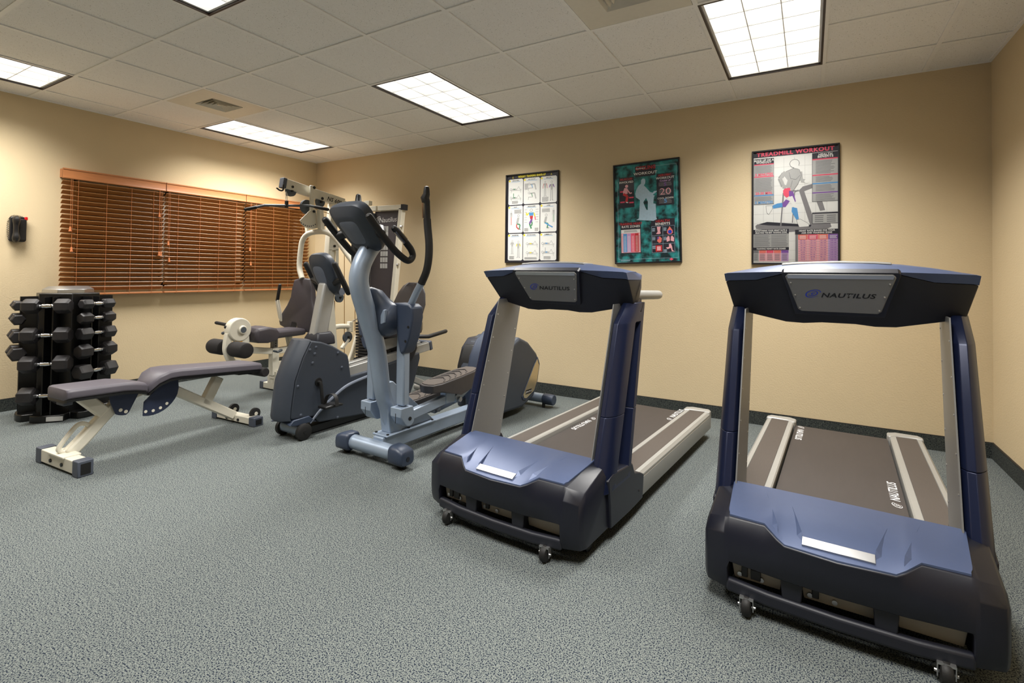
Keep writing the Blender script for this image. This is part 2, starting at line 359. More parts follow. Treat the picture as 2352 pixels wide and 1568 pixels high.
# air diffusers
def make_vent():
    t = thing('air_vent', '', 'vent', group='square ceiling air vents')
    h = T / 2 - .014; s = .135
    pr = M()
    for a, b in (((-h, s, 0), (h, h, .008)), ((-h, -h, 0), (h, -s, .008)), ((-h, -s, 0), (-s, s, .008)), ((s, -s, 0), (h, s, .008))): pr.box(a, b)
    pr.build('mounting_plate', MAT['ventwhite'], t, smooth=0)
    M().box((-s, -s, .05), (s, s, .055)).build('duct_back', MAT['black'], t, smooth=0)
    for k in range(4):
        r = s - .002 - k * .03; r2 = r - .024; m = M()
        for q in range(4):
            a = q * math.pi / 2; c, sn = math.cos(a), math.sin(a); rot = lambda x, y, z: (x * c - y * sn, x * sn + y * c, z)
            m.add([rot(r, -r, -.004), rot(r, r, -.004), rot(r2, r2, .026), rot(r2, -r2, .026), rot(r, -r, -.001), rot(r, r, -.001), rot(r2, r2, .029), rot(r2, -r2, .029)],
                  [(0, 1, 2, 3), (7, 6, 5, 4), (0, 4, 5, 1), (3, 2, 6, 7)])
        m.build('louver_ring', MAT['ventwhite'], t, smooth=0)
    M().box((-.014, -.014, .0), (.014, .014, .02)).build('centre_cap', MAT['ventwhite'], t, smooth=0)
    return t
V0 = make_vent()
for k, (q, lb) in enumerate(zip(VENT, ('square cream air vent in the ceiling beside the corner light', 'square air vent cut by the top edge beside the brightest light'))):
    o = V0 if k == 0 else dup_tree(V0); o.location = (gx(q[0]) + T / 2, gy(q[1]) - T / 2, RH); o['label'] = lb
# wooden blinds hung on the window wall
def make_blind(y0, y1, label, cords, first=None):
    t = thing('wooden_blind', label, 'window blind', (0, 0, 0), 0, 'wooden blinds on the window'); t.location = (0, y0, 0)
    w = y1 - y0
    M().box((.012, .004, 1.99), (.05, w - .004, 2.05)).build('head_rail', MAT['woodd'], t, bevel=.002)
    va = M().prism([(.055, 1.982), (.068, 1.982), (.07, 1.99), (.066, 2.0), (.066, 2.055), (.071, 2.062), (.071, 2.072), (.055, 2.072)], 'y', .002, w - .002)
    va.box((.0, .002, 1.99), (.06, .010, 2.066)); va.box((.0, w - .010, 1.99), (.06, w - .002, 2.066)); va.build('valance', MAT['woodd'], t)
    n = 23; pitch = (1.972 - .985) / n; a = R(36); sl = None
    for k in range(n):
        if sl is None:
            c, s = math.cos(a), math.sin(a); pr = []
            for q in range(7):
                u = -.025 + .05 * q / 6; b = .0022 - .0022 * (u / .025) ** 2; pr.append((u * c - b * s, u * s + b * c))
            for q in range(6, -1, -1):
                u = -.025 + .05 * q / 6; b = -.0042 + .0022 - .0022 * (u / .025) ** 2; pr.append((u * c - b * s, u * s + b * c))
            sl = M().prism(pr, 'y', .006, w - .006).build('slat', MAT['wood'], t); o = sl
        else: o = dup(sl, t)
        o.location = (.036 + random.uniform(-.0004, .0004), 0, .985 + pitch * (k + .5)); o.rotation_euler = (random.uniform(-.0005, .0005), random.uniform(-.012, .012), 0)
    M().box((.012, .006, .945), (.062, w - .006, .962)).build('bottom_rail', MAT['woodd'], t, bevel=.003)
    for f in (.14, .4, .64, .87):
        for xx in (.010, .063): M().cyl((xx, w * f, .955), (xx, w * f, 2.0), .0013, seg=5).build('ladder_cord', MAT['cord'], t)
        M().ell((.037, w * f, .943), (.006, .006, .004), 8, 4).build('rail_plug', MAT['cord'], t)
    for f, zz in cords:
        M().cyl((.069, w * f, zz), (.066, w * f, 1.99), .0013, seg=5).build('pull_cord', MAT['cord'], t)
        M().rod((.069, w * f, zz + .006), (.069, w * f, zz - .038), [(0, .004), (.25, .008), (.6, .0075), (.75, .010), (.95, .0115), (1, .008)], 10).build('tassel', MAT['cord'], t)
BY = [-2.700, -1.868, -1.014, -.13]
make_blind(BY[0], BY[1], 'leftmost wooden blind, beside the wall telephone', ((.075, 1.55), (.09, 1.37), (.93, 1.75), (.935, 1.36), (.955, 1.36)))
make_blind(BY[1] + .003, BY[2], 'middle wooden blind of the three on the window', ((.03, 1.47), (.045, 1.30)))
make_blind(BY[2] + .003, BY[3], 'rightmost wooden blind, behind the cable gym machine', ((.06, 1.45), (.075, 1.28)))
# wall telephone
c = PX(45, 526, .06)
ph = thing('wall_telephone', 'black wall telephone with coiled cord and red message lamp', 'telephone', (0, c.y, c.z))
M().prism(rrect(-.052, -.105, .052, .105, .02), 'x', 0, .035).build('base', MAT['phone'], ph, bevel=.006)
hs = M(); hp = [(.048, -.022, .095), (.066, -.022, .075), (.062, -.022, .03), (.062, -.022, -.03), (.066, -.022, -.075), (.048, -.022, -.098)]
hs.tube(spline(hp, 4), interp([.018, .027, .02, .02, .027, .019], 4), 10, e=1.1); hs.build('handset', MAT['phone'], ph)
M().prism(rrect(.0, -.09, .046, .085, .01), 'x', .035, .05).build('face_plate', MAT['phone'], ph, bevel=.005)
M().prism(rrect(.034, .078, .054, .106, .006), 'x', .033, .048).build('message_lamp', MAT['redlamp'], ph, bevel=.003)
cp = [(.02, -.03, -.10), (.02, -.055, -.085), (.025, -.064, -.02), (.025, -.062, .06), (.028, -.045, .102), (.028, -.01, .112), (.02, .03, .104)]
cp = spline(cp, 14); co = []
for k, p in enumerate(cp):
    a = k * 2.2; q = cp[min(k + 1, len(cp) - 1)] - cp[max(k - 1, 0)]; q.normalize(); n1 = V((1, 0, 0)); n2 = q.cross(n1)
    co.append(p + n1 * .006 * math.cos(a) + n2 * .006 * math.sin(a))
M().tube(co, .0022, 5).build('coiled_cord', MAT['phone'], ph)
# ------------------------------------------------------------------ treadmills
def make_treadmill(label, loc, deg, marks):
    t = thing('treadmill', label, 'treadmill', loc, R(deg), 'treadmills facing the room')
    def sect(ax, front, zb, E_, F_, G_):
        # closed (y, z) profile at lateral station
        if zb > .1: base = [(.50, .065), (.085, .065), (.085, zb), (front, zb)]
        else: base = [(.50, .065), (.05, .065), (front + .012, .065), (front, .10)]
        return [V((ax, y, z)) for y, z in base + [(front - .004, .15 if zb < .1 else zb + .006), E_, F_, G_, (.42, .27), (.50, .18)]]
    st = []
    def both(x, *a): st.append((x, a)); st.append((-x, a))
    both(.418, .025, .065, (.022, .235), (.06, .262), (.30, .315))
    both(.405, -.005, .065, (-.008, .252), (.05, .285), (.26, .345))
    both(.345, -.028, .065, (-.030, .262), (.0, .310), (.25, .348))
    both(.330, -.030, .065, (-.032, .263), (-.002, .313), (.25, .350))
    both(.329, -.030, .165, (-.032, .263), (-.002, .313), (.25, .350))
    both(.215, -.042, .164, (-.045, .258), (-.008, .314), (.25, .351))
    both(.175, -.046, .163, (-.050, .245), (-.040, .292), (.25, .351))
    both(.150, -.048, .163, (-.054, .238), (-.056, .282), (.25, .351))
    st.append((0, (-.052, .162, (-.060, .234), (-.064, .278), (.25, .352))))
    st.sort(key=lambda q: q[0])
    hood = M().loft([sect(x, *a) for x, a in st]).build('motor_cover', MAT['navy'], t, bevel=.006, smooth=50)
    # blue top sheet, following F -> G, 4 mm proud
    tops = {.33: ((.004, .316), (.25, .350)), .215: ((-.004, .317), (.25, .351)), .175: ((-.036, .295), (.25, .351)), .15: ((-.052, .284), (.25, .351)), 0: ((-.060, .281), (.25, .352))}
    def tz(x, f):
        ks = sorted(tops); x = abs(x)
        for a, b in zip(ks, ks[1:]):
            if a <= x <= b:
                q = (x - a) / (b - a); p = [tuple(u * (1 - q) + v * q for u, v in zip(tops[a][i], tops[b][i])) for i in (0, 1)]; break
        else: p = tops[ks[-1]]
        (y0, z0), (y1, z1) = p; g = 1 - (1 - f) ** 2 if x < .2 else f
        return y0 + (y1 - y0) * f, z0 + (z1 - z0) * (.35 * f + .65 * g)
    xs_ = [-.335, -.33, -.25, -.215, -.195, -.175, -.15, -.1, -.05, 0, .05, .1, .15, .175, .195, .215, .25, .33, .335]
    fs = [0, .05, .15, .3, .5, .75, 1.0]
    rings = []
    for x in xs_:
        r = []
        for f in fs:
            y, z = tz(x, f); 
            if abs(x) > .331: y = max(y, .03)
            r.append(V((x * (1 + .06 * f), y, z + .004)))
        rings.append(r + [V((p.x, p.y, p.z - .006)) for p in r[::-1]])
    ps = M().loft(rings).build('top_panel', MAT['bluep'], t, smooth=45)
    def on(x, f, l=.004): y, z = tz(x, f); return V((x * (1 + .06 * f), y, z + l))
    for s in (-1, 1):                                   # raised tapering ridges
        for x0, f0, x1, f1, w, hgt in ((.098, .15, .135, .66, .022, .016), (.170, .10, .222, .86, .026, .018)):
            A, B = on(s * x0, f0), on(s * x1, f1); C = on(s * (x0 + w), f0 + .02); Tp = on(s * (x0 + w * .15), f0 + .05, hgt)
            lo_ = V((0, 0, -.004)); M().add([A + lo_, C + lo_, B, Tp, A + V((0, -.014, -.006))], [(0, 1, 2), (0, 3, 2), (3, 1, 2), (4, 3, 0), (4, 1, 3), (4, 0, 1)]).build('ridge', MAT['bluep'], ps, smooth=0)
    a, b = on(-.1, .13), on(.1, .13)
    M().prism([(a.y - .022, a.z - .010), (a.y - .026, a.z - .002), (a.y + .006, a.z + .011), (a.y + .012, a.z + .004)], 'x', -.1, .1).build('chrome_lip', MAT['nick'], ps, bevel=.001)
    M().box((-.095, a.y - .026, a.z - .022), (.095, a.y - .02, a.z - .010)).build('lip_edge', MAT['silver'], ps)
    # lower grille: corner blocks belong to the cover; bar, pillars and recessed plates
    M().rtube([(-.335, -.014, .082), (-.2, -.030, .078), (0, -.036, .077), (.2, -.030, .078), (.335, -.014, .082)], .030, .046).build('bumper_bar', MAT['navydk'], t, bevel=.010, seg=3)
    for x in (-.130, .126): M().prism([(x - .026, .065), (x + .026, .065), (x + .034, .172), (x - .034, .172)], 'y', -.036, .07).build('grille_pillar', MAT['navydk'], t, bevel=.004)
    for x0, x1 in ((-.325, -.155), (-.108, .108), (.148, .325)):
        p = M().prism([(x0 + .012, .102), (x1 - .012, .102), (x1, .168), (x0, .168)], 'y', .004, .020).build('grille_plate', MAT['beige'], t, bevel=.002)
        if x0 < 0:
            for q in (.02, .09): M().cyl((x0 + q + .01, .004, .118), (x0 + q + .01, -.002, .118), .008, seg=12).build('bolt', MAT['nick'], p)
            M().box((x0 + .036, -.004, .114), (x0 + .056, .005, .156)).build('power_switch', MAT['black'], p, bevel=.002)
            if x0 < -.2: M().box((x0 + .066, -.006, .114), (x0 + .098, .005, .148)).build('power_socket', MAT['black'], p, bevel=.002)
    # uprights
    for s in (-1, 1):
        X = lambda v: s * v
        prof = [(.475, .06), (.64, .065), (.655, .18), (.60, .205), (.53, .225), (.50, .28), (.27, .30), (.22, .28), (.24, .17), (.25, .065)]
        sb = M().prism(prof, 'x', X(.345), X(.432)).build('side_base', MAT['navy'], t, bevel=.006)
        M().cyl((X(.432), .585, .12), (X(.434), .585, .12), .006, seg=10).build('bolt', MAT['black'], sb)
        def ring(z, notch):
            f = (z - .25) / .80; yf = .175 + .27 * f + max(0, z - .95) * .85; yr = .475 + .21 * f; w0 = .352; w1 = .432 - .012 * f
            a = yf + .125 + .02 * f; b = yr - .035; nd = .05 * notch
            p = [(w0, yr), (w0, yf + .03), (w0 + .012, yf + .008), (w0 + .035, yf), (w1 - .025, yf + .012), (w1 - .005, yf + .05), (w1, yf + .09), (w1, a), (w1 - nd, a + .008), (w1 - nd, b - .008), (w1, b), (w1, yr)]
            return [V((X(x), y, z)) for x, y in p]
        M().loft([ring(z, n) for z, n in ((.225, 0), (.24, .0), (.262, .55), (.29, 1), (.538, 1))]).build('upright_boot', MAT['upr'], t, bevel=.002, smooth=40)
        up = M().loft([ring(z, n) for z, n in ((.540, 1), (.75, 1), (.945, 1), (.952, 0), (1.0, 0), (1.045, 0))]).build('upright', MAT['upr'], t, bevel=.002, smooth=40)
        def pt(z, yo):
            f = (z - .25) / .80; yf = .175 + .27 * f; yr = .475 + .21 * f; return (X(.348), yf + (yr - yf) * yo, z)
        M().loft([[V(pt(.27, .06)) + V((dx, 0, 0)) for dx in (0, -s * .005)] + [V(pt(.27, .99)) + V((dx, 0, 0)) for dx in (-s * .005, 0)],
                  [V(pt(1.04, .06)) + V((dx, 0, 0)) for dx in (0, -s * .005)] + [V(pt(1.04, .99)) + V((dx, 0, 0)) for dx in (-s * .005, 0)]]).build('inner_plate', MAT['plate'], t, smooth=0)
        ip = t.children[-1]; sc = None
        for k in range(6):
            for yo in (.13, .92):
                p = V(pt(.36 + .125 * k - (.03 if yo < .5 else 0), yo)) - V((s * .005, 0, 0))
                if sc is None: sc = M().ell((0, 0, 0), (.003, .005, .005), 8, 4).build('screw', MAT['nick'], ip); o = sc
                else: o = dup(sc, ip)
                o.location = p
        # handle
        hb = M().tube([(X(.375), .56, 1.078), (X(.385), .62, 1.082), (X(.388), .95, 1.074), (X(.388), .985, 1.073)], [.022, .025, .025, .024], 14, round_ends=True).build('handle', MAT['silver'], t)
        M().prism([(.56, 1.03), (.69, 1.035), (.685, 1.062), (.62, 1.075), (.56, 1.09)], 'x', X(.365), X(.403)).build('handle_bracket', MAT['upr'], t, bevel=.006)
        # deck rails
        x0, x1 = .262, .43
        pr = [(x0, .115), (x0, .192), (x0 + .006, .198), (x0 + .03, .198), (x0 + .032, .193), (x1 - .034, .193), (x1 - .032, .198), (x1 - .012, .196), (x1, .182), (x1, .172), (x1 - .004, .169), (x1, .166), (x1, .085), (x1 - .006, .07), (x1 - .06, .07), (x1 - .06, .115)]
        rl = M().prism([(X(a), b) for a, b in pr], 'y', .42, 2.0).build('side_rail', MAT['silver'], t, smooth=30)
        M().box((X(x0 + .033), .40, .192) if s > 0 else (X(x1 - .035), .40, .192), (X(x1 - .035), 1.985, .1965) if s > 0 else (X(x0 + .033), 1.985, .1965)).build('foot_tread', MAT['tread'], rl, smooth=0)
        M().prism([(X(x0 - .012), 1.96), (X(x0), 1.94), (X(x0 + .034), 1.975), (X(x1 - .036), 1.985), (X(x1), 1.975), (X(x1), 2.02), (X(x1 - .02), 2.055), (X(x0 + .03), 2.06), (X(x0 - .012), 2.03)], 'z', .075, .203).build('rail_end_cap', MAT['silver'], t, bevel=.008)
        # casters
        cx = s * .267
        cs = M().box((cx - .022, -.050, .060), (cx + .022, -.005, .066)).build('caster_plate', MAT['nick'], t)
        for q in (-1, 1): M().prism([(-.048, .064), (-.024, .064), (-.026, .026), (-.044, .022)], 'x', cx + q * .021 - .0015, cx + q * .021 + .0015).build('caster_fork', MAT['nick'], cs)
        M().rod((cx - .016, -.036, .034), (cx + .016, -.036, .034), [(0, .022), (.1, .030), (.3, .034), (.7, .034), (.9, .030), (1, .022)], 20).build('caster_wheel', MAT['rubber'], cs)
        M().cyl((cx - .028, -.036, .034), (cx + .028, -.036, .034), .005, seg=10).build('axle', MAT['nick'], cs)
        M().rod((X(.365), .14, .034), (X(.385), .14, .034), [(0, .026), (.15, .034), (.85, .034), (1, .026)], 18).build('transport_wheel', MAT['black'], t)
    # belt over the deck
    bl = M().prism([(.28, .172)] + [(1.985 + .022 * math.sin(R(a)), .150 + .022 * math.cos(R(a))) for a in range(0, 181, 30)] + [(.28, .128)], 'x', -.252, .252).build('running_belt', MAT['belt'], t)
    M().box((-.262, .45, .10), (.262, 1.93, .128)).build('deck', MAT['black'], t)
    for x, y, d in marks:
        text('belt_lettering', 'NAUTILUS', .052, MAT['print_white'], bl, (x, y + .03 * d, .1725), (0, d, 0), (-d, 0, 0), shear=.2, wide=1.0, bold=.012)
        swirl('belt_emblem', MAT['print_white'], bl, (x, y - .145 * d, .1725), (0, d, 0), (-d, 0, 0), .05, .038)
    # console
    def cs_(x):
        a = abs(x); q = min(1, a / .42)
        zt = 1.207 - .010 * q ** 2; zb = (.992 if a < .12 else .985 if a < .19 else .985 + .045 * (a - .19) / .23); ff = .385 + .035 * q ** 2; ridge = 1.247 - .047 * q ** 2.2
        return zt, zb, ff, ridge
    xs2 = [-.425, -.41, -.36, -.30, -.2, -.13, -.06, 0, .06, .13, .2, .30, .36, .41, .425]
    sh = []; tp = []
    for x in xs2:
        zt, zb, ff, rd = cs_(x); e = 1 if abs(x) < .42 else .0
        dep = .66 if e else .60
        if not e: zb += .012; zt -= .003
        z1 = zt - (.034 if abs(x) > .21 else 0.010)
        sh.append([V((x, ff + .004 + (.02 if abs(x) > .21 else .006), z1)), V((x * .965, ff + .135, zb)), V((x * .965, ff + .20, zb + .012)), V((x, dep, zb + .09)), V((x, dep, z1)), ])
        tp.append([V((x, ff + .002 + (.02 if abs(x) > .21 else .006), z1 + .001)), V((x * 1.003, ff - .004, zt)), V((x, ff + .055, zt + (rd - zt) * .75)), V((x, ff + .12, rd)), V((x, dep - .02, rd - .012)), V((x, dep + .004, z1 + .02)), V((x, dep + .002, z1))])
    shell = M().loft(sh).build('console_shell', MAT['navydk'], t, bevel=.004, smooth=40)
    ct = M().loft(tp).build('console_top', MAT['bluep'], t, smooth=40)
    M().loft([[V((x, .52 + dy, cs_(x)[3] - .004 + dz)) for dy, dz in ((-.05, .0), (-.045, .008), (.06, .006), (.065, -.02))] for x in (-.205, -.19, -.15, 0, .12, .16, .175)]).build('display_hood', MAT['silver'], ct, bevel=.002)
    # name plate on the front
    zt0, zb0, ff0, _ = cs_(0)
    top_, bot = V((0, ff0 - .012, 1.197)), V((0, ff0 + .088, 1.043)); upv = (top_ - bot).normalized(); nrm = V((1, 0, 0)).cross(upv)
    if nrm.y > 0: nrm = -nrm
    def onp(x, f, l=0.): return V((x, 0, 0)) + bot.lerp(top_, f) + nrm * l
    half = lambda f: .143 + .043 * f
    corners = [onp(-half(0) + .012, 0), onp(half(0) - .012, 0), onp(half(0), .06), onp(half(.95), .93), onp(half(1) - .012, 1), onp(-half(1) + .012, 1), onp(-half(.95), .93), onp(-half(0), .06)]
    pn = M().loft([[p - nrm * .03 for p in corners], [p + nrm * .006 for p in corners]]).build('name_plate', MAT['plate'], t, bevel=.003)
    rec = [onp(-half(0) - .012, -.10), onp(half(0) + .012, -.10), onp(half(1) + .012, .99), onp(half(1) + .004, 1.035), onp(-half(1) - .004, 1.035), onp(-half(1) - .012, .99)]
    M().loft([[p - nrm * .03 for p in rec], [p + nrm * .001 for p in rec]]).build('plate_bezel', MAT['navy'], t, bevel=.002)
    M().loft([[onp(x, f, .0075) for x in (-half(f) + .008, half(f) - .008)] for f in (.90, .955, .995)], caps=False, closed=False).build('plate_bevel_edge', MAT['nick'], pn, smooth=0)
    text('plate_lettering', 'NAUTILUS', .030, MAT['print_black'], pn, onp(.030, .46), (1, 0, 0), upv, shear=.25, wide=1.22, lift=.0070, bold=.022)
    swirl('plate_emblem', MAT['print_blue'], pn, onp(-.086, .50), (1, 0, 0), upv, .052, .040, lift=.0076)
    for sx in (-1, 1):
        for f in (.1, .45, .78): M().ell(onp(sx * (half(f) - .012), f, .007), (.004, .003, .004), 8, 4).build('screw', MAT['nick'], pn)
    return t
make_treadmill('blue treadmill in the middle with the weight training poster above its console', (4.53, -2.57, 0), -4.4, ((-.218, 1.27, -1), (.218, 1.88, 1)))
make_treadmill('largest blue treadmill, at the right by the corner', (5.812, -2.531, 0), -2.6, ((-.218, 1.80, -1), (.218, 1.0, 1)))
# ------------------------------------------------------------------ elliptical trainer
EF = Frame((3.357, -2.18, 0), -3.0)
el = thing('elliptical_trainer', 'silver and slate elliptical trainer between the bike and the middle treadmill', 'elliptical trainer', EF.o, EF.rz)
def fan(p, q, n): return [V(p).lerp(V(q), i / n) for i in range(n + 1)]
M().tube([(-.25, 0, .078), (.25, 0, .078)], .046, 16, e=1.0).build('front_stabilizer', MAT['frame'], el)
for s in (-1, 1):
    cp = M(); rings = []
    for x, a, b, zc in ((.185, .050, .050, .080), (.195, .058, .056, .082), (.25, .060, .056, .081), (.295, .058, .048, .074), (.305, .050, .038, .070)):
        rings.append([V((s * x, a * math.copysign(abs(math.cos(2 * math.pi * k / 24)) ** .55, math.cos(2 * math.pi * k / 24)) - .004, max(.022, zc + b * math.copysign(abs(math.sin(2 * math.pi * k / 24)) ** .55, math.sin(2 * math.pi * k / 24))))) for k in range(24)])
    c0 = cp.loft(rings).build('stabilizer_cap', MAT['slate'], el, smooth=50)
    M().rod((s * .225, .0, .022), (s * .275, .0, .022), [(0, .016), (.15, .022), (.85, .022), (1, .016)], 14).build('foot_wheel', MAT['rubber'], c0)
    M().cyl((s * .305, -.004, .066), (s * .308, -.004, .066), .014, seg=12).build('cap_plug', MAT['navydk'], c0)
M().box((-.042, .03, .045), (.048, 1.45, .135)).build('main_beam', MAT['frame'], el, bevel=.008)
bp = M().box((-.065, .045, .135), (.072, .50, .146)).build('base_plate', MAT['frame'], el, bevel=.004)
for x in (-.05, .056):
    for y in (.065, .25, .48): M().cyl((x, y, .146), (x, y, .152), .009, seg=8).build('bolt', MAT['black'], bp)
mp = [(.0, .175, .14), (0, .115, .30), (0, .062, .44), (0, .010, .70), (0, -.070, .92), (0, -.135, 1.10), (0, -.125, 1.21), (0, -.070, 1.31), (0, .0, 1.385)]
M().tube(spline(mp, 5), interp([.060, .058, .058, .062, .064, .064, .063, .061, .058], 5), 16, up=(1, 0, 0), e=.85).build('mast', MAT['frame'], el)
M().prism([(.10, .145), (.51, .145), (.12, .478), (.05, .478)], 'x', -.042, .042).build('gusset', MAT['frame'], el, bevel=.006)
# console pod: tilted, seen from behind
cax = V((0, .225, -.255)).normalized(); cn = V((0, cax.z, -cax.y)); cn = cn if cn.z < 0 else -cn       # cn points down/forward to the camera side
ctr = V((0, -.145, 1.455))
def pod(hw, hl, d0, d1, n=28, p=4.5, top=1.):
    r = []
    for k in range(n):
        a = 2 * math.pi * k / n; cx, sy = math.cos(a), math.sin(a)
        x = hw * math.copysign(abs(cx) ** (2 / p), cx); y = hl * math.copysign(abs(sy) ** (2 / p), sy)
        x *= 1 - .12 * (y / hl if hl else 0) * 1.0
        r.append((x, y))
    return lambda d, q: [ctr + V((x * q, 0, 0)) + cax * y * q + cn * d for x, y in r]
pd = pod(.150, .175, 0, 0)
M().loft([pd(-.045, .80), pd(-.04, .95), pd(.0, 1.0), pd(.02, .98), pd(.05, .70), pd(.055, .55)]).build('console_shell', MAT['bike'], el, smooth=40)
M().loft([pd(-.050, .72), pd(-.043, .80)]).build('display_face', MAT['black'], el, smooth=40)
M().loft([pd(.054, .50), pd(.0585, .44), pd(.0585, .1)]).build('rear_cover', MAT['bikel'], el, smooth=40)
M().tube([ctr + cax * .10 + cn * .05, V((0, -.03, 1.36)), V((0, -.05, 1.33))], [.045, .055, .05], 12).build('console_neck', MAT['bike'], el)
# fixed handlebar: grips beside the pod, U-bend back to pulse grips
for s in (-1, 1):
    g = lambda u, v: EF.x(u, v, .20) if s > 0 else V((-1, 1, 1)) * EF.x(u, v, .20)
    def gp(u, v):
        p = EF.x(u, v, .20); return V((s * p.x, p.y, p.z))
    hp = [gp(848, 497), gp(875, 535), gp(905, 573), gp(928, 594), gp(940, 598), gp(948, 588), gp(944, 573), gp(932, 556)]
    hb = M().tube(spline(hp, 5), .021, 12, round_ends=True).build('handlebar', MAT['rubber'], el)
    a, b = gp(932, 556), gp(905, 524)
    M().tube([a, b], .019, 12, round_ends=True).build('pulse_grip', MAT['black'], el)
    d = (b - a).normalized(); sd = d.cross(V((1, 0, 0))).normalized()
    for q in (-1, 1):
        M().tube([a.lerp(b, .08) + sd * q * .0125 + V((s * .006, 0, 0)), a.lerp(b, .88) + sd * q * .0125 + V((s * .006, 0, 0))], .010, 8).build('contact_plate', MAT['chrome'], el)
    M().tube([(s * .13, hp[1].y * .5 - .02, 1.44), (s * .20, hp[1].y, hp[1].z - .005)], [.035, .028], 12).build('bar_mount', MAT['black'], el)
# cross shroud and swinging arms: both arms hang in the plane y = .11 and flare outwards
YA = .11
for s in (-1, 1):
    def fy(u, v, y=YA): p = EF.y(u, v, y); return V((s * p.x, p.y, p.z))
    rr_ = []
    for x, zb, zt, y0, y1 in ((.0, .775, 1.09, .03, .15), (.03, .775, 1.075, .0, .17), (.055, .785, 1.03, -.015, .175), (.08, .80, 1.0, -.02, .175), (.105, .83, .985, -.02, .17), (.125, .85, .98, -.01, .165)):
        yc = (y0 + y1) / 2; zm = zb + (zt - zb) * .62
        rr_.append([V((s * x, y - (z - .78) * .42 * (1 - x / .125), z)) for y, z in ((y0 + .02, zb + .004), (yc, zb - .006), (y1 - .02, zb + .004), (y1, zb + .04), (y1 - .01, zm), (yc + .03, zt - .008), (yc, zt), (yc - .03, zt - .008), (y0 + .012, zm), (y0, zb + .04))])
    sh = M().loft(rr_).build('cross_shroud', MAT['slate'], el, smooth=60)
    M().prism([(s * a, b) for a, b in ((.060, .868), (.068, .90), (.098, .950), (.112, .952), (.112, .872), (.085, .860))], 'y', -.030, -.008).build('shroud_insert', MAT['frame'], sh, bevel=.003)
    M().rtube([(s * .136, YA, .90), (s * .138, YA, .34)], .070, .055, up=(0, 1, 0)).build('swing_link', MAT['frame'], el, bevel=.010)
    jx, jz = s * .140, .27
    jb = M().prism([(YA - .06, jz + .065), (YA + .045, jz + .065), (YA + .06, jz + .01)] + arc((YA + .015, jz - .015), .045, 0, -150, 6) + [(YA - .06, jz + .01)], 'x', jx - .048, jx + .048).build('link_joint', MAT['frame'], el, bevel=.005)
    M().cyl((jx + s * .048, YA + .015, jz - .01), (jx + s * .054, YA + .015, jz - .01), .012, seg=10).build('pivot_bolt', MAT['black'], jb)
    M().box((jx - .002, YA - .0615, jz - .03), (jx + .002, YA - .06, jz + .03)).build('clamp_slot', MAT['black'], jb)
    cv = [(.085, .975), (.10, .99), (.225, .985), (.258, .965), (.262, .90), (.235, .78), (.195, .69), (.168, .668), (.150, .69), (.115, .85), (.10, .90)]
    ac = M().prism([(s * a, b) for a, b in cv], 'y', YA - .05, YA + .05).build('arm_cover', MAT['slate'], el, bevel=.016, seg=3)
    for a, b in ((.228, .845), (.205, .755)): M().cyl((s * a, YA - .05, b), (s * a, YA - .0515, b), .009, seg=10).build('cover_screw', MAT['black'], ac)
    M().tube([(s * .195, YA, .975), (s * .245, YA, 1.06), (s * .29, YA, 1.125)], .022, 12).build('arm_tube', MAT['frame'], el)
    M().tube(spline([(s * .285, YA, 1.115), (s * .325, YA, 1.19), (s * .343, YA, 1.27), (s * .345, YA, 1.36), (s * .332, YA, 1.46), (s * .326, YA, 1.515)], 4), .024, 12).build('arm_grip', MAT['rubber'], el)
    M().tube([(s * .326, YA, 1.51), (s * .318, YA, 1.625)], .022, 12).build('pulse_grip', MAT['black'], el)
    M().tube([(s * .3235 - s * .006, YA - .012, 1.52), (s * .3165 - s * .006, YA - .012, 1.615)], .014, 8).build('contact_plate', MAT['chrome'], el)
    M().tube([(s * .315, YA, 1.62), (s * .305, YA, 1.648), (s * .318, YA, 1.672), (s * .318, YA, 1.705)], [.026, .028, .022, .018], 10, round_ends=True).build('arm_knob', MAT['black'], el)
    # foot bar and pedal
    if s > 0: e1, r1, pc, tilt = V((.145, .50, .30)), V((.145, 1.15, .53)), V((.15, .565, .455)), 5
    else: e1, r1, pc, tilt = V((-.145, .60, .16)), V((-.145, 1.2, .20)), V((-.15, .64, .285)), 4
    pv = V((jx, YA + .02, jz - .01))
    M().rtube([pv, e1, e1 + V((0, .10, .012))], .045, .062).build('foot_bar', MAT['frame'], el, bevel=.006)
    r0 = e1 + V((0, .10, -.02))
    M().rtube([r0, r1], .055, .058).build('crank_bar', MAT['frame'], el, bevel=.006)
    M().rtube([e1 + V((0, .04, -.03)), e1 + V((0, .04, .09))], .055, .10, up=(0, 1, 0)).build('pedal_post', MAT['frame'], el, bevel=.006)
    M().cyl(r0 + V((-.035, .03, .0)), r0 + V((.045, .03, .0)), .018, seg=12).build('crank_bushing', MAT['nick'], el)
    ca, sa = math.cos(R(tilt)), math.sin(R(tilt))
    def pp(y, x, z): return pc + V((x, y * ca - z * sa, y * sa + z * ca))
    out = [(-.27, .02), (-.255, .062), (-.19, .085), (.0, .092), (.18, .085), (.255, .06), (.27, .0)]
    loop = [(y, x) for y, x in out] + [(y, -x) for y, x in out[::-1][1:]]
    dep = lambda y: -.055 - .085 * max(0, 1 - abs((y - .07) / .2) ** 2)
    ped = M().loft([[pp(y, x, 0) for y, x in loop], [pp(y * .985, x * .97, dep(y)) for y, x in loop]]).build('pedal', MAT['pedal'], el, bevel=.006)
    M().loft([[pp(y * .93, x * .88, -.001) for y, x in loop], [pp(y * .93, x * .88, .004) for y, x in loop]]).build('pedal_pad', MAT['tread'], ped)
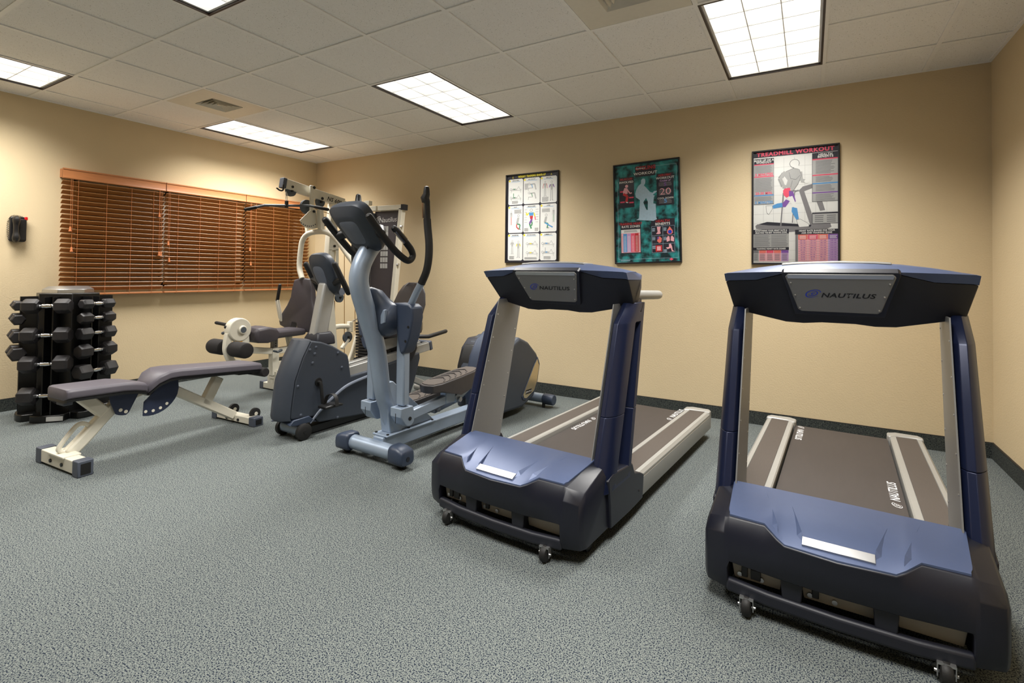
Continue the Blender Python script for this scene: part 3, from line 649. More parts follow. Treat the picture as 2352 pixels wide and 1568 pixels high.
    for k in range(5):
        y0 = -.10 + .06 * k
        M().tube([pp(y0 - .05, -.065, .004), pp(y0 - .01, -.04, .007), pp(y0 + .02, 0, .007), pp(y0 - .01, .04, .007), pp(y0 - .05, .065, .004)], .004, 6).build('pad_rib', MAT['pedal'], ped)
# flywheel housing
hs = [(1.0, .07), (.98, .30), (1.04, .52), (1.12, .64), (1.22, .70), (1.36, .70), (1.52, .62), (1.64, .48), (1.70, .40), (1.66, .22), (1.58, .12), (1.40, .06)]
M().prism(hs, 'x', -.07, .10).build('drive_housing', MAT['slate'], el, bevel=.03, seg=4)
sd = [(1.08, .07), (1.12, .40), (1.24, .60), (1.36, .655), (1.50, .60), (1.64, .49), (1.70, .405), (1.665, .22), (1.60, .12), (1.42, .06)]
for s in (-1, 1): M().prism(sd, 'x', s * .09, s * .225).build('side_housing', MAT['bike'], el, bevel=.028, seg=4)
M().prism([(1.12, .10), (1.135, .40), (1.19, .55), (1.27, .625), (1.42, .63), (1.5, .1)], 'x', -.27, -.10).build('crank_guard', MAT['navydk'], el, bevel=.02, seg=3)
M().prism([(1.112, .14), (1.126, .40), (1.18, .54), (1.22, .585), (1.2, .14)], 'x', -.255, -.125).build('guard_opening', MAT['black'], el, bevel=.02)
M().prism([(1.02, .06), (1.0, .34), (1.07, .56), (1.15, .645), (1.3, .68), (1.34, .3), (1.3, .06)], 'x', .05, .19).build('front_fairing', MAT['slate'], el, bevel=.03, seg=4)
M().prism([(1.10, .40), (1.15, .56), (1.22, .60), (1.3, .5)], 'x', .195, .215).build('crank_slot', MAT['black'], el, bevel=.01)
tp_ = [(1.655, .455), (1.60, .40), (1.40, .155), (1.415, .125), (1.46, .115), (1.60, .165), (1.655, .25), (1.69, .39)]
M().prism([(y - .012, z) for y, z in tp_], 'x', .222, .232).build('panel_bezel', MAT['slate'], el, bevel=.004)
pnl = M().prism([(1.535 + (y - 1.535) * .88 - .012, .28 + (z - .28) * .9) for y, z in tp_], 'x', .230, .2345).build('bronze_panel', MAT['tan'], el, smooth=30)
M().box((.2345, 1.44, .165), (.2355, 1.535, .20)).build('name_badge', MAT['print_black'], pnl)
text('badge_lettering', 'NAUTILUS', .017, MAT['print_white'], pnl, (.2356, 1.497, .182), (0, 1, 0), (0, 0, 1), shear=.2)
swirl('badge_emblem', MAT['print_white'], pnl, (.2356, 1.452, .182), (0, 1, 0), (0, 0, 1), .018, .018)
M().tube([(-.30, 1.74, .075), (.34, 1.74, .075)], .040, 14, e=1.0).build('rear_stabilizer', MAT['frame'], el)
for s, x0, x1 in ((1, .24, .345), (-1, -.24, -.32)):
    M().tube([(x0, 1.74, .072), (x1, 1.74, .072)], [.048, .046], 14).build('stabilizer_cap', MAT['slate'], el, bevel=.006)
    M().cyl((s * .25, 1.72, .0), (s * .25, 1.72, .04), .014, seg=10).build('leveling_foot', MAT['rubber'], el)
M().box((-.06, 1.40, .05), (.06, 1.74, .10)).build('rear_beam', MAT['frame'], el, bevel=.006)
# ------------------------------------------------------------------ recumbent bike
BF = Frame((2.555, -2.17, 0), -1.0)
bk = thing('recumbent_bike', 'dark slate recumbent exercise bike in front of the white cable gym', 'exercise bike', BF.o, BF.rz)
bx = lambda u, v, x=.1: (lambda p: (p.y, p.z))(BF.x(u, v, x))
side = [(-.085, .155), (-.095, .175), (-.086, .257), (-.063, .423), (-.006, .572), (.060, .687), (.151, .668), (.254, .628), (.392, .545), (.406, .502), (.428, .375), (.62, .388), (1.215, .458), (1.222, .405), (1.155, .21), (1.08, .06), (.60, .045), (.14, .085), (.09, .14)]
body = M().prism(side, 'x', -.1, .1).build('body_shell', MAT['bike'], bk, bevel=.012, seg=3)
fr = [(-.088, .15), (-.096, .175), (-.089, .257), (-.066, .423), (-.009, .572), (.058, .692)]
M().loft([[V((-.1, y - .002, z)), V((-.06, y - .045, z)), V((.0, y - .06, z)), V((.06, y - .045, z)), V((.1, y - .002, z)), V((0, y + .03, z))] for y, z in fr]).build('front_fairing', MAT['bike'], bk, smooth=50)
for u, v in ((726, 797), (712, 803), (723, 812), (776, 810), (718, 833), (785, 843), (684, 887), (691, 953), (775, 958)):
    y, z = bx(u, v); M().ell((.1, y, z), (.006, .011, .011), 10, 5).build('shell_rivet', MAT['cap'], body)
sw = [BF.x(u, v, .102) for u, v in ((712, 972), (735, 943), (765, 912), (800, 884), (850, 862))]
M().tube(spline(sw, 5), interp([.007, .011, .012, .013, .013], 5), 8).build('swoosh_trim', MAT['bikel'], body)
# front roller
M().tube([(-.10, 0, .068), (.10, 0, .068)], .042, 16).build('front_roller', MAT['frame'], bk)
for s in (-1, 1):
    w = M().rod((s * .098, 0, .058), (s * .135, 0, .058), [(0, .045), (.1, .057), (.8, .058), (.93, .05), (1, .03)], 24).build('wheel', MAT['rubber'], bk)
    M().cyl((s * .134, 0, .058), (s * .138, 0, .058), .014, seg=12).build('wheel_hub', MAT['black'], w)
M().loft([[V((x, y, z + .012 * (1 - (x / .105) ** 2))) for y, z in ((-.105, .118), (-.075, .150), (.05, .155), (.115, .10), (.06, .108), (-.05, .108))] for x in (-.108, -.06, 0, .06, .108)]).build('roller_cover', MAT['slate'], bk, smooth=50, bevel=.004)
# column, collar, console
cb0, cb1 = V((0, .185, .66)), V((0, .272, 1.09))
M().rtube([cb0, cb1], .085, .118, up=(0, -1, .2)).build('column', MAT['silver'], bk, bevel=.02, seg=3)
M().loft([[V((x * k, .20 + y * k + dy, z)) for x, y in ((-.085, -.07), (0, -.085), (.085, -.07), (.09, .08), (0, .15), (-.09, .08))] for k, z, dy in ((1.0, .64, 0), (.95, .69, 0), (.72, .73, .0))]).build('column_collar', MAT['navydk'], bk, bevel=.01)
ctr = V((0, .245, 1.165)); cax = V((0, .135, -.30)).normalized(); cn = V((0, cax.z, -cax.y)); cn = cn if cn.y < 0 else -cn
pd = pod(.120, .170, 0, 0, p=3.0)
M().loft([pd(-.04, .8), pd(-.035, .95), pd(.0, 1.), pd(.015, .97), pd(.04, .72), pd(.045, .55)]).build('console_shell', MAT['bike'], bk, smooth=40)
M().loft([pd(-.045, .74), pd(-.038, .8)]).build('display_face', MAT['black'], bk, smooth=40)
M().loft([pd(.044, .5), pd(.048, .42), pd(.048, .1)]).build('rear_cover', MAT['bikel'], bk, smooth=40)
M().cyl((-.02, .36, 1.03), (.06, .36, 1.03), .03, seg=14).build('tilt_knob', MAT['bikel'], bk)
for s in (-1, 1):
    def gp(u, v): p = BF.x(u, v, .165); return V((s * p.x, p.y, p.z))
    a, b = gp(769, 607), gp(800, 672)
    M().tube([a, b], .021, 12, round_ends=True).build('grip', MAT['rubber'], bk)
    M().tube([(s * .09, .27, 1.10), a.lerp(b, .52)], [.03, .026], 10).build('grip_mount', MAT['black'], bk)
# cranks and pedals
y, z = bx(731, 877)
M().cyl((.095, y, z), (.106, y, z), .030, seg=16).build('crank_boss', MAT['black'], bk)
y2, z2 = bx(736, 925)
for s, yy, zz in ((1, y2, z2), (-1, 2 * y - y2, 2 * z - z2)):
    M().tube([(s * .10, y, z), (s * .122, y, z), (s * .126, y + (yy - y) * .15, z + (zz - z) * .12), (s * .126, yy, zz)], .012, 10).build('crank_arm', MAT['black'], bk)
    p0 = V((s * .18, yy + .01, zz - .012))
    M().prism([(p0.y - .06, p0.z - .012), (p0.y + .09, p0.z - .012), (p0.y + .10, p0.z + .004), (p0.y + .05, p0.z + .014), (p0.y - .06, p0.z + .010)], 'x', s * .132, s * .225).build('pedal', MAT['black'], bk, bevel=.008)
    M().rtube(spline([(s * .145, yy - .0, zz - .005), (s * .155, yy + .015, zz + .055), (s * .19, yy + .03, zz + .072), (s * .225, yy + .035, zz + .05), (s * .238, yy + .035, zz - .01)], 4), .004, .03, up=(0, 1, 0)).build('pedal_strap', MAT['rubber'], bk)
# seat rail
ra, rb = BF.x(806, 849, .06), BF.x(984, 792, .06)
d = (rb - ra).normalized(); nz = V((0, -d.z, d.y))
for x in (.052, -.052):
    rr = M().rtube([V((x, ra.y - .03, ra.z)) - nz * .01, V((x, rb.y, rb.z)) - nz * .01], .05, .075).build('seat_rail', MAT['silver'], bk, bevel=.004)
    M().rtube([V((x, ra.y, ra.z)) + nz * .028, V((x, rb.y, rb.z)) + nz * .028], .02, .012).build('rail_groove', MAT['plate'], rr)
M().rtube([V((0, rb.y - .005, rb.z)) - nz * .01, V((0, rb.y + .035, rb.z + .01)) - nz * .01], .165, .088).build('rail_end_cap', MAT['cap'], bk, bevel=.01, seg=3)
# carriage, seat and backrest
sy, sz = bx(890, 770, 0)
M().prism([(.80, .52), (1.05, .55), (1.10, .64), (.80, .62)], 'x', -.07, .07).build('seat_carriage', MAT['silver'], bk, bevel=.008)
M().prism([(.98, .42), (1.10, .40), (1.16, .50), (1.15, .68), (.98, .66)], 'x', -.13, .13).build('seat_bracket', MAT['navydk'], bk, bevel=.025, seg=3)
st = []
for yy, hw, zc, th in ((.72, .13, .675, .02), (.74, .17, .685, .035), (.85, .20, .69, .045), (1.0, .215, .69, .05), (1.12, .20, .70, .05), (1.18, .16, .71, .03)):
    st.append([V((x * hw, yy, zc + q * th - .02 * abs(x) * (q < 0) + (.018 * x * x if q > 0 else 0))) for x, q in ((-1, -.6), (0, -1), (1, -.6), (1, .4), (.6, .9), (0, .75), (-.6, .9), (-1, .4))])
M().loft(st).build('seat_cushion', MAT['leather'], bk, smooth=60, bevel=.006)
st = []
for t_, hw in ((0, .10), (.06, .155), (.25, .19), (.5, .20), (.75, .17), (.92, .125), (1, .07)):
    c0 = V((0, 1.14 + .12 * t_, .70 + .39 * t_))
    st.append([c0 + V((x * hw, yy * .05 + .03 * x * x * -1, 0)) for x, yy in ((-1, 0), (-.6, -.8), (0, -.5), (.6, -.8), (1, 0), (.5, 1), (-.5, 1))])
M().loft(st).build('backrest', MAT['leather'], bk, smooth=60, bevel=.005)
M().tube([(0, 1.18, .55), (0, 1.24, .75), (0, 1.27, .9)], .02, 10).build('backrest_post', MAT['navydk'], bk)
for s in (-1, 1):
    M().tube([(s * .20, 1.10, .62), (s * .23, 1.18, .615), (s * .23, 1.42, .64)], .018, 10, round_ends=True).build('seat_handle', MAT['rubber'], bk)
M().tube([(-.24, 1.55, .05), (.24, 1.55, .05)], .038, 12).build('rear_stabilizer', MAT['silver'], bk)
M().rtube([(0, 1.12, .25), (0, 1.52, .07)], .06, .05).build('rear_strut', MAT['silver'], bk, bevel=.006)
for s in (-1, 1): M().cyl((s * .21, 1.55, 0), (s * .21, 1.55, .03), .016, seg=10).build('leveling_foot', MAT['rubber'], bk)
M().box((-.06, .1, .012), (.06, 1.1, .06)).build('floor_frame', MAT['black'], bk)
for yy in (.2, 1.0): M().box((-.05, yy, 0), (.05, yy + .05, .013)).build('rubber_pad', MAT['rubber'], bk)
# ------------------------------------------------------------------ adjustable bench
NF = Frame((1.91, -3.25, 0), 2.9)
bn = thing('weight_bench', 'adjustable white-framed weight bench with grey vinyl pads', 'weight bench', NF.o, NF.rz)
nx = lambda u, v, x=0.: NF.x(u, v, x)
def foot(yc, h, x0, x1, name):
    f = M().box((x0 + .05, yc - .035, .012), (x1 - .05, yc + .035, h)).build(name, MAT['cream'], bn, bevel=.004)
    for a, b in ((x0, x0 + .065), (x1 - .065, x1)):
        c = M().box((a, yc - .039, .0), (b, yc + .039, h + .006)).build('foot_cap', MAT['cap'], bn, bevel=.005)
        e = b if a > 0 else a; d = .002 if a > 0 else -.002
        M().box((min(e, e + d), yc - .024, .014), (max(e, e + d), yc + .024, h - .010)).build('cap_socket', MAT['black'], c)
    for x in (-.07, .07): M().cyl((x, yc - .036, h * .5), (x, yc - .042, h * .5), .011, seg=10).build('bolt', MAT['black'], f)
foot(0, .085, -.262, .262, 'front_foot')
foot(1.09, .062, -.262, .262, 'rear_foot')
M().box((-.10, -.045, .08), (.10, .045, .092)).build('foot_plate', MAT['cream'], bn, bevel=.003)
lt = nx(328, 893); lg = [V((0, .02, .075)), V((0, .105, .158)), V((0, .20, .262)), V((0, .30, .345)), V((0, .42, .385)), V((0, .50, .38))]
M().rtube(spline(lg, 5), .062, .066).build('front_leg', MAT['cream'], bn, bevel=.012, seg=3)
M().rtube([V((0, .20, .275)), V((0, .07, .415))], .06, .07).build('seat_strut', MAT['cream'], bn, bevel=.008)
hl = [V((.0, .135, .195)), V((.0, .105, .232)), V((.0, .072, .240)), V((.0, .042, .218)), V((.0, -.018, .138)), V((.0, -.024, .108)), V((.0, .005, .090)), V((0, .03, .088))]
M().tube(spline(hl, 5), .013, 10).build('carry_handle', MAT['cream'], bn)
M().rtube([V((0, .42, .375)), V((0, .62, .335)), V((0, 1.06, .055))], .055, .065).build('main_beam', MAT['cream'], bn, bevel=.008)
M().rtube([V((0, .83, .19)), V((0, .93, .375))], .055, .07).build('back_strut', MAT['cream'], bn, bevel=.006)
def pad(name, prof, x0, tops):
    # tops: (y, half width, z top); lofted cushion 6 cm thick
    r = []
    for y, w, z in tops:
        th = .062
        r.append([V((x, y, zz)) for x, zz in ((-w + .012, z - th), (-w, z - th + .01), (-w, z - .018), (-w + .015, z - .003), (0, z), (w - .015, z - .003), (w, z - .018), (w, z - th + .01), (w - .012, z - th))])
    p = M().loft(r).build(name, MAT['vinylb'], bn, smooth=50, bevel=.006)
    b = []
    for y, w, z in tops: b.append([V((x, y, zz)) for x, zz in ((-w + .004, z - .075), (w - .004, z - .075), (w - .002, z - .060), (-w + .002, z - .060))])
    M().loft(b).build(name.split('_')[0] + '_board', MAT['black'], bn)
    return p
pad('seat_pad', None, 0, [(-.045, .10, .474), (-.04, .125, .482), (-.02, .135, .485), (.25, .135, .474), (.32, .12, .462), (.39, .095, .442), (.405, .085, .428)])
pad('back_pad', None, 0, [(.415, .08, .425), (.425, .095, .440), (.46, .12, .480), (.52, .135, .505), (.58, .135, .506), (1.17, .135, .458), (1.205, .13, .452), (1.22, .11, .440)])
M().box((-.045, -.028, .375), (.045, .02, .415)).build('seat_rail', MAT['cap'], bn, bevel=.004)
M().tube([(-.15, 1.225, .375), (.15, 1.225, .375)], .036, 16).build('head_roller', MAT['foam'], bn, bevel=.006)
M().rtube([V((0, 1.08, .385)), V((0, 1.22, .375))], .05, .04).build('roller_bracket', MAT['black'], bn)
sc1 = M().prism([(.195, .412), (.36, .408), (.365, .375), (.310, .262)] + arc((.29, .345), .095, -75, -125, 4)[1:] + [(.205, .345)], 'x', .052, .058).build('seat_sector_plate', MAT['sector'], bn, bevel=.002)
for y, z in ((.292, .272), (.262, .288)): M().cyl((.058, y, z), (.0595, y, z), .011, seg=10).build('pin_hole', MAT['cream'], sc1)
sc2 = M().prism([(.455, .365), (.50, .43), (.61, .43), (.615, .36)] + arc((.445, .385), .175, -22, -108, 8) + [(.395, .31)], 'x', .052, .058).build('back_sector_plate', MAT['sector'], bn, bevel=.002)
for k in range(4):
    a = R(-104 + 17 * k); M().cyl((.058, .445 + .155 * math.cos(a), .385 + .145 * math.sin(a)), (.0595, .445 + .155 * math.cos(a), .385 + .145 * math.sin(a)), .010, seg=10).build('pin_hole', MAT['cream'], sc2)
M().cyl((-.07, .41, .405), (.07, .41, .405), .012, seg=12).build('hinge_pin', MAT['chrome'], bn)
for x in (-.10, .16):
    w = M().rod((x - .014, 1.13, .075), (x + .014, 1.13, .075), [(0, .030), (.15, .042), (.85, .042), (1, .03)], 20).build('transport_wheel', MAT['rubber'], bn)
    M().cyl((x - .018, 1.13, .075), (x + .018, 1.13, .075), .014, seg=10).build('wheel_hub', MAT['cream'], w)

# ------------------------------------------------------------------ dumbbell rack and dumbbells
DC = V((.47, -2.77, 0)); NA = -42
rk = thing('dumbbell_rack', 'black six-sided upright dumbbell rack under the window', 'dumbbell rack', DC)
hexp = lambda r, a0=0: [(r * math.cos(R(a0 + 60 * k)), r * math.sin(R(a0 + 60 * k))) for k in range(6)]
M().prism(hexp(.215, 30 + NA), 'z', .05, .985).build('column', MAT['rack'], rk, bevel=.004)
lob = []
for k in range(6):
    a = 60 * k + NA; lob += [(.30 * math.cos(R(a + t)) * (1 if abs(t) < 20 else .97), .30 * math.sin(R(a + t)) * (1 if abs(t) < 20 else .97)) for t in (-22, -14, 0, 14, 22)] + [(.235 * math.cos(R(a + 30)), .235 * math.sin(R(a + 30)))]
bs = M().prism(lob, 'z', 0, .055).build('base', MAT['rack'], rk, bevel=.006)
cp = M().loft([[V((x * k, y * k, z)) for x, y in hexp(1, NA)] for k, z in ((.165, .985), (.163, 1.015), (.125, 1.038))]).build('top_cap', MAT['nick'], rk, bevel=.002)
for a in (NA, NA + 60, NA - 60, NA + 120, NA + 180, NA + 240):
    n = V((math.cos(R(a)), math.sin(R(a)), 0)); t = V((-n.y, n.x, 0))
    for q in (-1, 1):                                   # notched side rails that hold the handles
        M().loft([[n * r + t * (q * .028 + d) + V((0, 0, z)) for r, d in ((.17, -.004), (.285, -.004), (.285, .004), (.17, .004))] for z in (.06, .96)]).build('rail', MAT['rack'], rk)
fdir = lambda a: V((math.cos(R(a)), math.sin(R(a)), 0))
n1 = fdir(NA); t1 = fdir(NA + 90)
lp = DC + n1 * .301
M().loft([[n1 * .296 + t1 * x + V((0, 0, z)) for x, z in ((.01, .012), (.115, .012), (.115, .046), (.01, .046))], [n1 * .2995 + t1 * x + V((0, 0, z)) for x, z in ((.01, .012), (.115, .012), (.115, .046), (.01, .046))]]).build('rating_label', MAT['pgrey'], bs, smooth=0)
def make_dumbbell(L, r, label, pos, axis, roll=0):
    t = thing('dumbbell', label, 'dumbbell', pos, math.atan2(axis.y, axis.x), 'hex dumbbells on the rack')
    hl = L * .33
    for s in (-1, 1):
        x0, x1 = s * (L / 2), s * (L / 2 - hl); rr = []
        for x, q in ((x0, .80), (x0 - s * .012, .97), (x0 - s * .02, 1), (x1 + s * .02, 1), (x1 + s * .01, .96), (x1, .72)):
            rr.append([V((x, r * q * math.cos(R(60 * k + roll)), r * q * math.sin(R(60 * k + roll)))) for k in range(6)])
        M().loft(rr).build('head', MAT['iron'], t, bevel=.003, smooth=25)
    h = L / 2 - hl
    M().rod((-h - .005, 0, 0), (h + .005, 0, 0), [(0, .017), (.12, .017), (.14, .011), (.2, .0115), (.24, .017), (.32, .0155), (.5, .0185), (.68, .0155), (.76, .017), (.8, .0115), (.86, .011), (.88, .017), (1, .017)], 14).build('handle', MAT['chrome'], t)
def rackz(u, v, n, rho): return pl(u, v, DC + n * rho, n).z
n2 = fdir(NA + 60); t2 = fdir(NA + 150); n3 = fdir(NA - 60); t3 = fdir(NA + 30)
ordn = ['top', 'second', 'third', 'fourth', 'fifth', 'sixth']
for k, v in enumerate((703, 770, 836, 908)):
    z = rackz(110, v, n1, .30); L = .300 + .006 * k
    make_dumbbell(L, (.058, .062, .066, .069)[k], 'hex dumbbell with bright chrome handle, %s from top on the rack front' % ordn[k], DC + n1 * (.30) + V((0, 0, z)), t1, 30)
for k, v in enumerate((697, 729, 763, 803, 848)):
    z = rackz(222, v, n2, .30)
    make_dumbbell(.255 + .011 * k, .042 + .0055 * k, 'hex dumbbell seen end on at the window side of the rack, %s row' % ordn[k], DC + n2 * (.30) + V((0, 0, z)), t2, 30 if k % 2 else 0)
for k, v in enumerate((700, 731, 771, 811)):
    z = rackz(38, v, n3, .30)
    make_dumbbell(.25 + .012 * k, .040 + .006 * k, 'hex dumbbell poking out at the far left of the rack, %s row' % ordn[k], DC + n3 * (.30) + V((0, 0, z)), t3, 0)

# ------------------------------------------------------------------ cable gym machine
GX = 1.14
gb = V((GX, -1.0, 0))
gm = thing('cable_gym_machine', 'white home gym machine with cable boom and weight stack in the corner', 'gym machine', gb)
G = lambda u, v, x=GX: PX(u, v, x)
def part(m, name, mat, par=gm, **k): return m.build(name, MAT[mat], par, at=gb, **k)
def disc(c, r, w, name, mat, par=gm, ax=V((1, 0, 0)), **k):
    c = V(c); return part(M().rod(c - ax * w / 2, c + ax * w / 2, [(0, r * .93), (.15, r), (.85, r), (1, r * .93)], 24), name, mat, par, **k)
def pulley(c, r, ax=V((1, 0, 0))):
    p = part(M().rod(V(c) - ax * .013, V(c) + ax * .013, [(0, r), (.2, r), (.45, r * .86), (.55, r * .86), (.8, r), (1, r)], 24), 'pulley', 'greyp')
    part(M().cyl(V(c) - ax * .03, V(c) + ax * .03, .012, seg=10), 'pulley_bolt', 'black', p)
# base
f0 = M().box((.985, -1.375, .01), (1.30, -1.305, .068)); part(f0, 'front_foot', 'cream', bevel=.004)
for a, b in ((.945, 1.0), (1.285, 1.345)): part(M().box((a, -1.38, 0), (b, -1.30, .074)), 'foot_cap', 'cap', bevel=.005)
part(M().box((1.11, -1.31, .015), (1.17, -.30, .065)), 'floor_rail', 'cream', bevel=.005)
part(M().box((.88, -.36, .0), (2.0, -.29, .06)), 'rear_foot', 'cream', bevel=.005)
# seat post and struts
p0, p1 = G(629, 783), G(624, 862)
part(M().box((1.105, -1.395, .15), (1.175, -1.325, .42)), 'seat_sleeve', 'cream', bevel=.004)
ps = part(M().box((1.115, -1.385, .30), (1.165, -1.335, .525)), 'seat_post', 'plate', bevel=.003)
for z in (.44, .465, .49): part(M().cyl((1.166, -1.36, z), (1.1675, -1.36, z), .007, seg=8), 'pin_hole', 'black', ps)
part(M().tube([G(629, 806, 1.2), G(638, 808, 1.25), G(646, 804, 1.25)], [.010, .012, .014], 8, round_ends=True), 'adjust_knob', 'greyp')
part(M().box((1.115, -1.375, .06), (1.165, -1.30, .16)), 'lower_post', 'cream', bevel=.003)
for x in (1.065, 1.155): part(M().box((x, -1.375, .065), (x + .05, -1.305, .19)), 'foot_gusset', 'cream', bevel=.003)
part(M().rtube([(GX, -1.36, .17), (GX, -1.36, .12), ], .05, .05, up=(0, 1, 0)), 'stop_tube', 'cream')
part(M().cyl((1.27, -1.34, .16), (1.27, -1.34, .245), .028, seg=14), 'rubber_bumper', 'foam', bevel=.01)
part(M().box((1.17, -1.36, .15), (1.40, -1.31, .20)), 'bumper_arm', 'cream', bevel=.003)
part(M().rtube([(GX, -1.62, .43), (GX, -1.36, .385), (GX, -.70, .40)], .05, .06), 'seat_beam', 'cream', bevel=.005)
part(M().rtube([(GX, -1.20, .52), (GX, -1.16, .36), (GX, -1.12, .20)], .05, .05, up=(0, 1, 0)), 'seat_strut', 'cream', bevel=.005)
part(M().rtube([(GX, -1.33, .25), (GX, -.75, .23)], .05, .06), 'lower_beam', 'cream', bevel=.005)
# seat cushion
sp = []
for y, w, z0, z1 in ((-1.63, .09, .525, .600), (-1.60, .125, .50, .635), (-1.50, .13, .49, .645), (-1.42, .135, .505, .625), (-1.40, .135, .525, .600), (-1.12, .135, .53, .598), (-1.09, .13, .535, .59)):
    sp.append([V((GX + x * w, y, z)) for x, z in ((-.9, z0), (-1, z0 + .02), (-1, z1 - .02), (-.85, z1), (0, z1 + .004), (.85, z1), (1, z1 - .02), (1, z0 + .02), (.9, z0))])
part(M().loft(sp), 'seat_cushion', 'vinyl', smooth=50, bevel=.008)
# backrest: hour-glass pad facing the room
yb = -1.08
bo = [(677, 642), (690, 638), (712, 641), (715, 660), (716, 690), (722, 712), (727, 735), (722, 757), (712, 765), (687, 759), (684, 756), (683, 742), (672, 741), (669, 756), (655, 753), (643, 746), (641, 737), (646, 722), (660, 700), (669, 680), (672, 660)]
bp_ = [PY(u, v, yb) for u, v in bo]; cb = sum(bp_, V()) / len(bp_)
bk2 = M().loft([[cb + (p - cb) * k + V((0, d, 0)) for p in bp_] for k, d in ((.93, -.012), (1, .0), (1, .05), (.95, .062))]); part(bk2, 'backrest', 'vinyl', smooth=50, bevel=.006)
part(M().rtube([(GX, yb + .07, .62), (GX + .02, yb + .10, 1.0)], .06, .05, up=(0, 1, 0)), 'backrest_bar', 'cream', bevel=.004)
# leg developer
dc = G(550, 757, 1.17); part(M().rod(V((1.10, dc.y, dc.z)), V((1.19, dc.y, dc.z)), [(0, .10), (.08, .108), (.92, .108), (1, .10)], 28), 'lever_disc', 'cream', bevel=.004)
d0 = part(M().rod(V((1.19, dc.y + .012, dc.z - .0)), V((1.215, dc.y + .012, dc.z)), [(0, .042), (.6, .040), (1, .034)], 20), 'disc_hub', 'cream')
part(M().cyl((1.214, dc.y + .012, dc.z), (1.218, dc.y + .012, dc.z), .027, seg=18), 'hub_cap', 'greyp', d0)
lw = [V((1.145, dc.y - .085, dc.z - .03)), V((1.145, dc.y - .10, dc.z - .13)), V((1.145, dc.y - .095, dc.z - .20)), V((1.145, dc.y - .05, dc.z - .29)), V((1.145, dc.y + .02, dc.z - .31))]
part(M().rtube(spline(lw, 4), .05, .06, up=(0, 1, .2)), 'lever_arm', 'cream', bevel=.006)
part(M().loft([[V((x, dc.y + a, dc.z + b)) for a, b in ((-.09, -.02), (.09, -.04), (.105, -.20), (.02, -.17))] for x in (1.11, 1.18)]), 'lever_plate', 'cream', bevel=.006)
part(M().box((1.18, dc.y - .045, dc.z - .112), (1.1815, dc.y + .025, dc.z - .097)), 'warning_sticker', 'yellow')
rc = V((GX, dc.y - .075, dc.z - .165))
for x0, x1 in ((.86, 1.07), (1.20, 1.42)): part(M().rod(V((x0, rc.y, rc.z)), V((x1, rc.y, rc.z)), [(0, .055), (.05, .066), (.12, .07), (.88, .07), (.95, .066), (1, .05)], 24), 'foam_roller', 'foam')
part(M().cyl((.87, rc.y, rc.z), (1.41, rc.y, rc.z), .014, seg=10), 'roller_axle', 'cream')
part(M().tube([V((1.12, dc.y - .10, dc.z + .03)), PX(532, 748, .99), PX(497, 741, .80)], .016, 10, round_ends=True), 'leg_grip', 'rubber')
part(M().tube([V((1.10, dc.y - .09, dc.z - .03)), PX(522, 762, 1.02), PX(512, 765, .96)], [.011, .012, .015], 8, round_ends=True), 'lever_knob', 'greyp')
# left exercise handle
h1, h2, h3 = PY(643, 655, -1.12), PY(637, 690, -1.12), PY(644, 728, -1.10)
part(M().tube([h1, h2], .017, 10, round_ends=True), 'press_grip', 'rubber'); part(M().rtube([h2 + V((0, 0, .005)), h3, h3 + V((.005, .05, -.09))], .038, .03, up=(0, 1, 0)), 'press_handle_bar', 'cream', bevel=.004)
# spine column with slotted plate
c0, c1 = G(766, 470), G(752, 660); cl = V((GX, -.62, .03))
part(M().rtube([cl, c1, c0], .075, .10, up=(0, 1, 0)), 'spine_column', 'cream', bevel=.006)
sl = [PX(758, 530, 1.25), PX(776, 527, 1.25), PX(778, 645, 1.25), PX(757, 645, 1.25)]
for q in ((530, 574, 757, 778), (605, 660, 754, 778)): part(M().loft([[PX(u, v, x) for u, v in ((q[2], q[0]), (q[3], q[0]), (q[3], q[1]), (q[2], q[1]))] for x in (1.195, 1.205)]), 'slot_plate', 'cream')
for q in ((757, 763), (771, 778)): part(M().loft([[PX(u, v, x) for u, v in ((q[0], 573), (q[1], 573), (q[1], 606), (q[0], 606))] for x in (1.195, 1.205)]), 'slot_plate_side', 'cream')
for u, v in ((768, 565), (756, 520), (740, 456)): p = PX(u, v, 1.21); part(M().cyl(p, p + V((.01, 0, 0)), .014, seg=10), 'frame_bolt', 'black')
# boom
b0, b1, b2, b3 = G(652, 421), G(758, 457), G(800, 475), V((GX + .12, -.42, 1.90))
part(M().rtube([b0, b1, b2, b3 + V((.06, 0, 0))], [.062] * 4, [.10, .10, .09, .06]), 'boom', 'cream', bevel=.005)
dd = (b1 - b0).normalized(); part(M().rtube([b0 - dd * .03, b0 + dd * .012], .066, .104), 'boom_cap', 'cap', bevel=.004)
part(M().rtube([G(752, 447, 1.14) , G(788, 459, 1.14)], .07, .02), 'boom_splice', 'cream')
text('boom_lettering', 'NS 600', .062, MAT['print_black'], gm, G(768, 461, 1.173) - gb, dd, V((0, -dd.z, dd.y)), shear=.2, bold=.02)
for u, v in ((672, 429), (740, 455)): p = PX(u, v, 1.172); part(M().cyl(p, p + V((.008, 0, 0)), .013, seg=10), 'boom_bolt', 'black')
pulley(G(668, 438), .058); pulley(G(735, 464), .055); pulley(G(704, 475), .075)
for u0 in (1.09, 1.19):
    hk = [PX(651, 424, u0), PX(650, 436, u0 - .01), PX(643, 437, u0 - .02), PX(636, 432, u0 - .02)]
    part(M().tube(spline(hk, 4), .008, 8, round_ends=True), 'bar_hook', 'black')
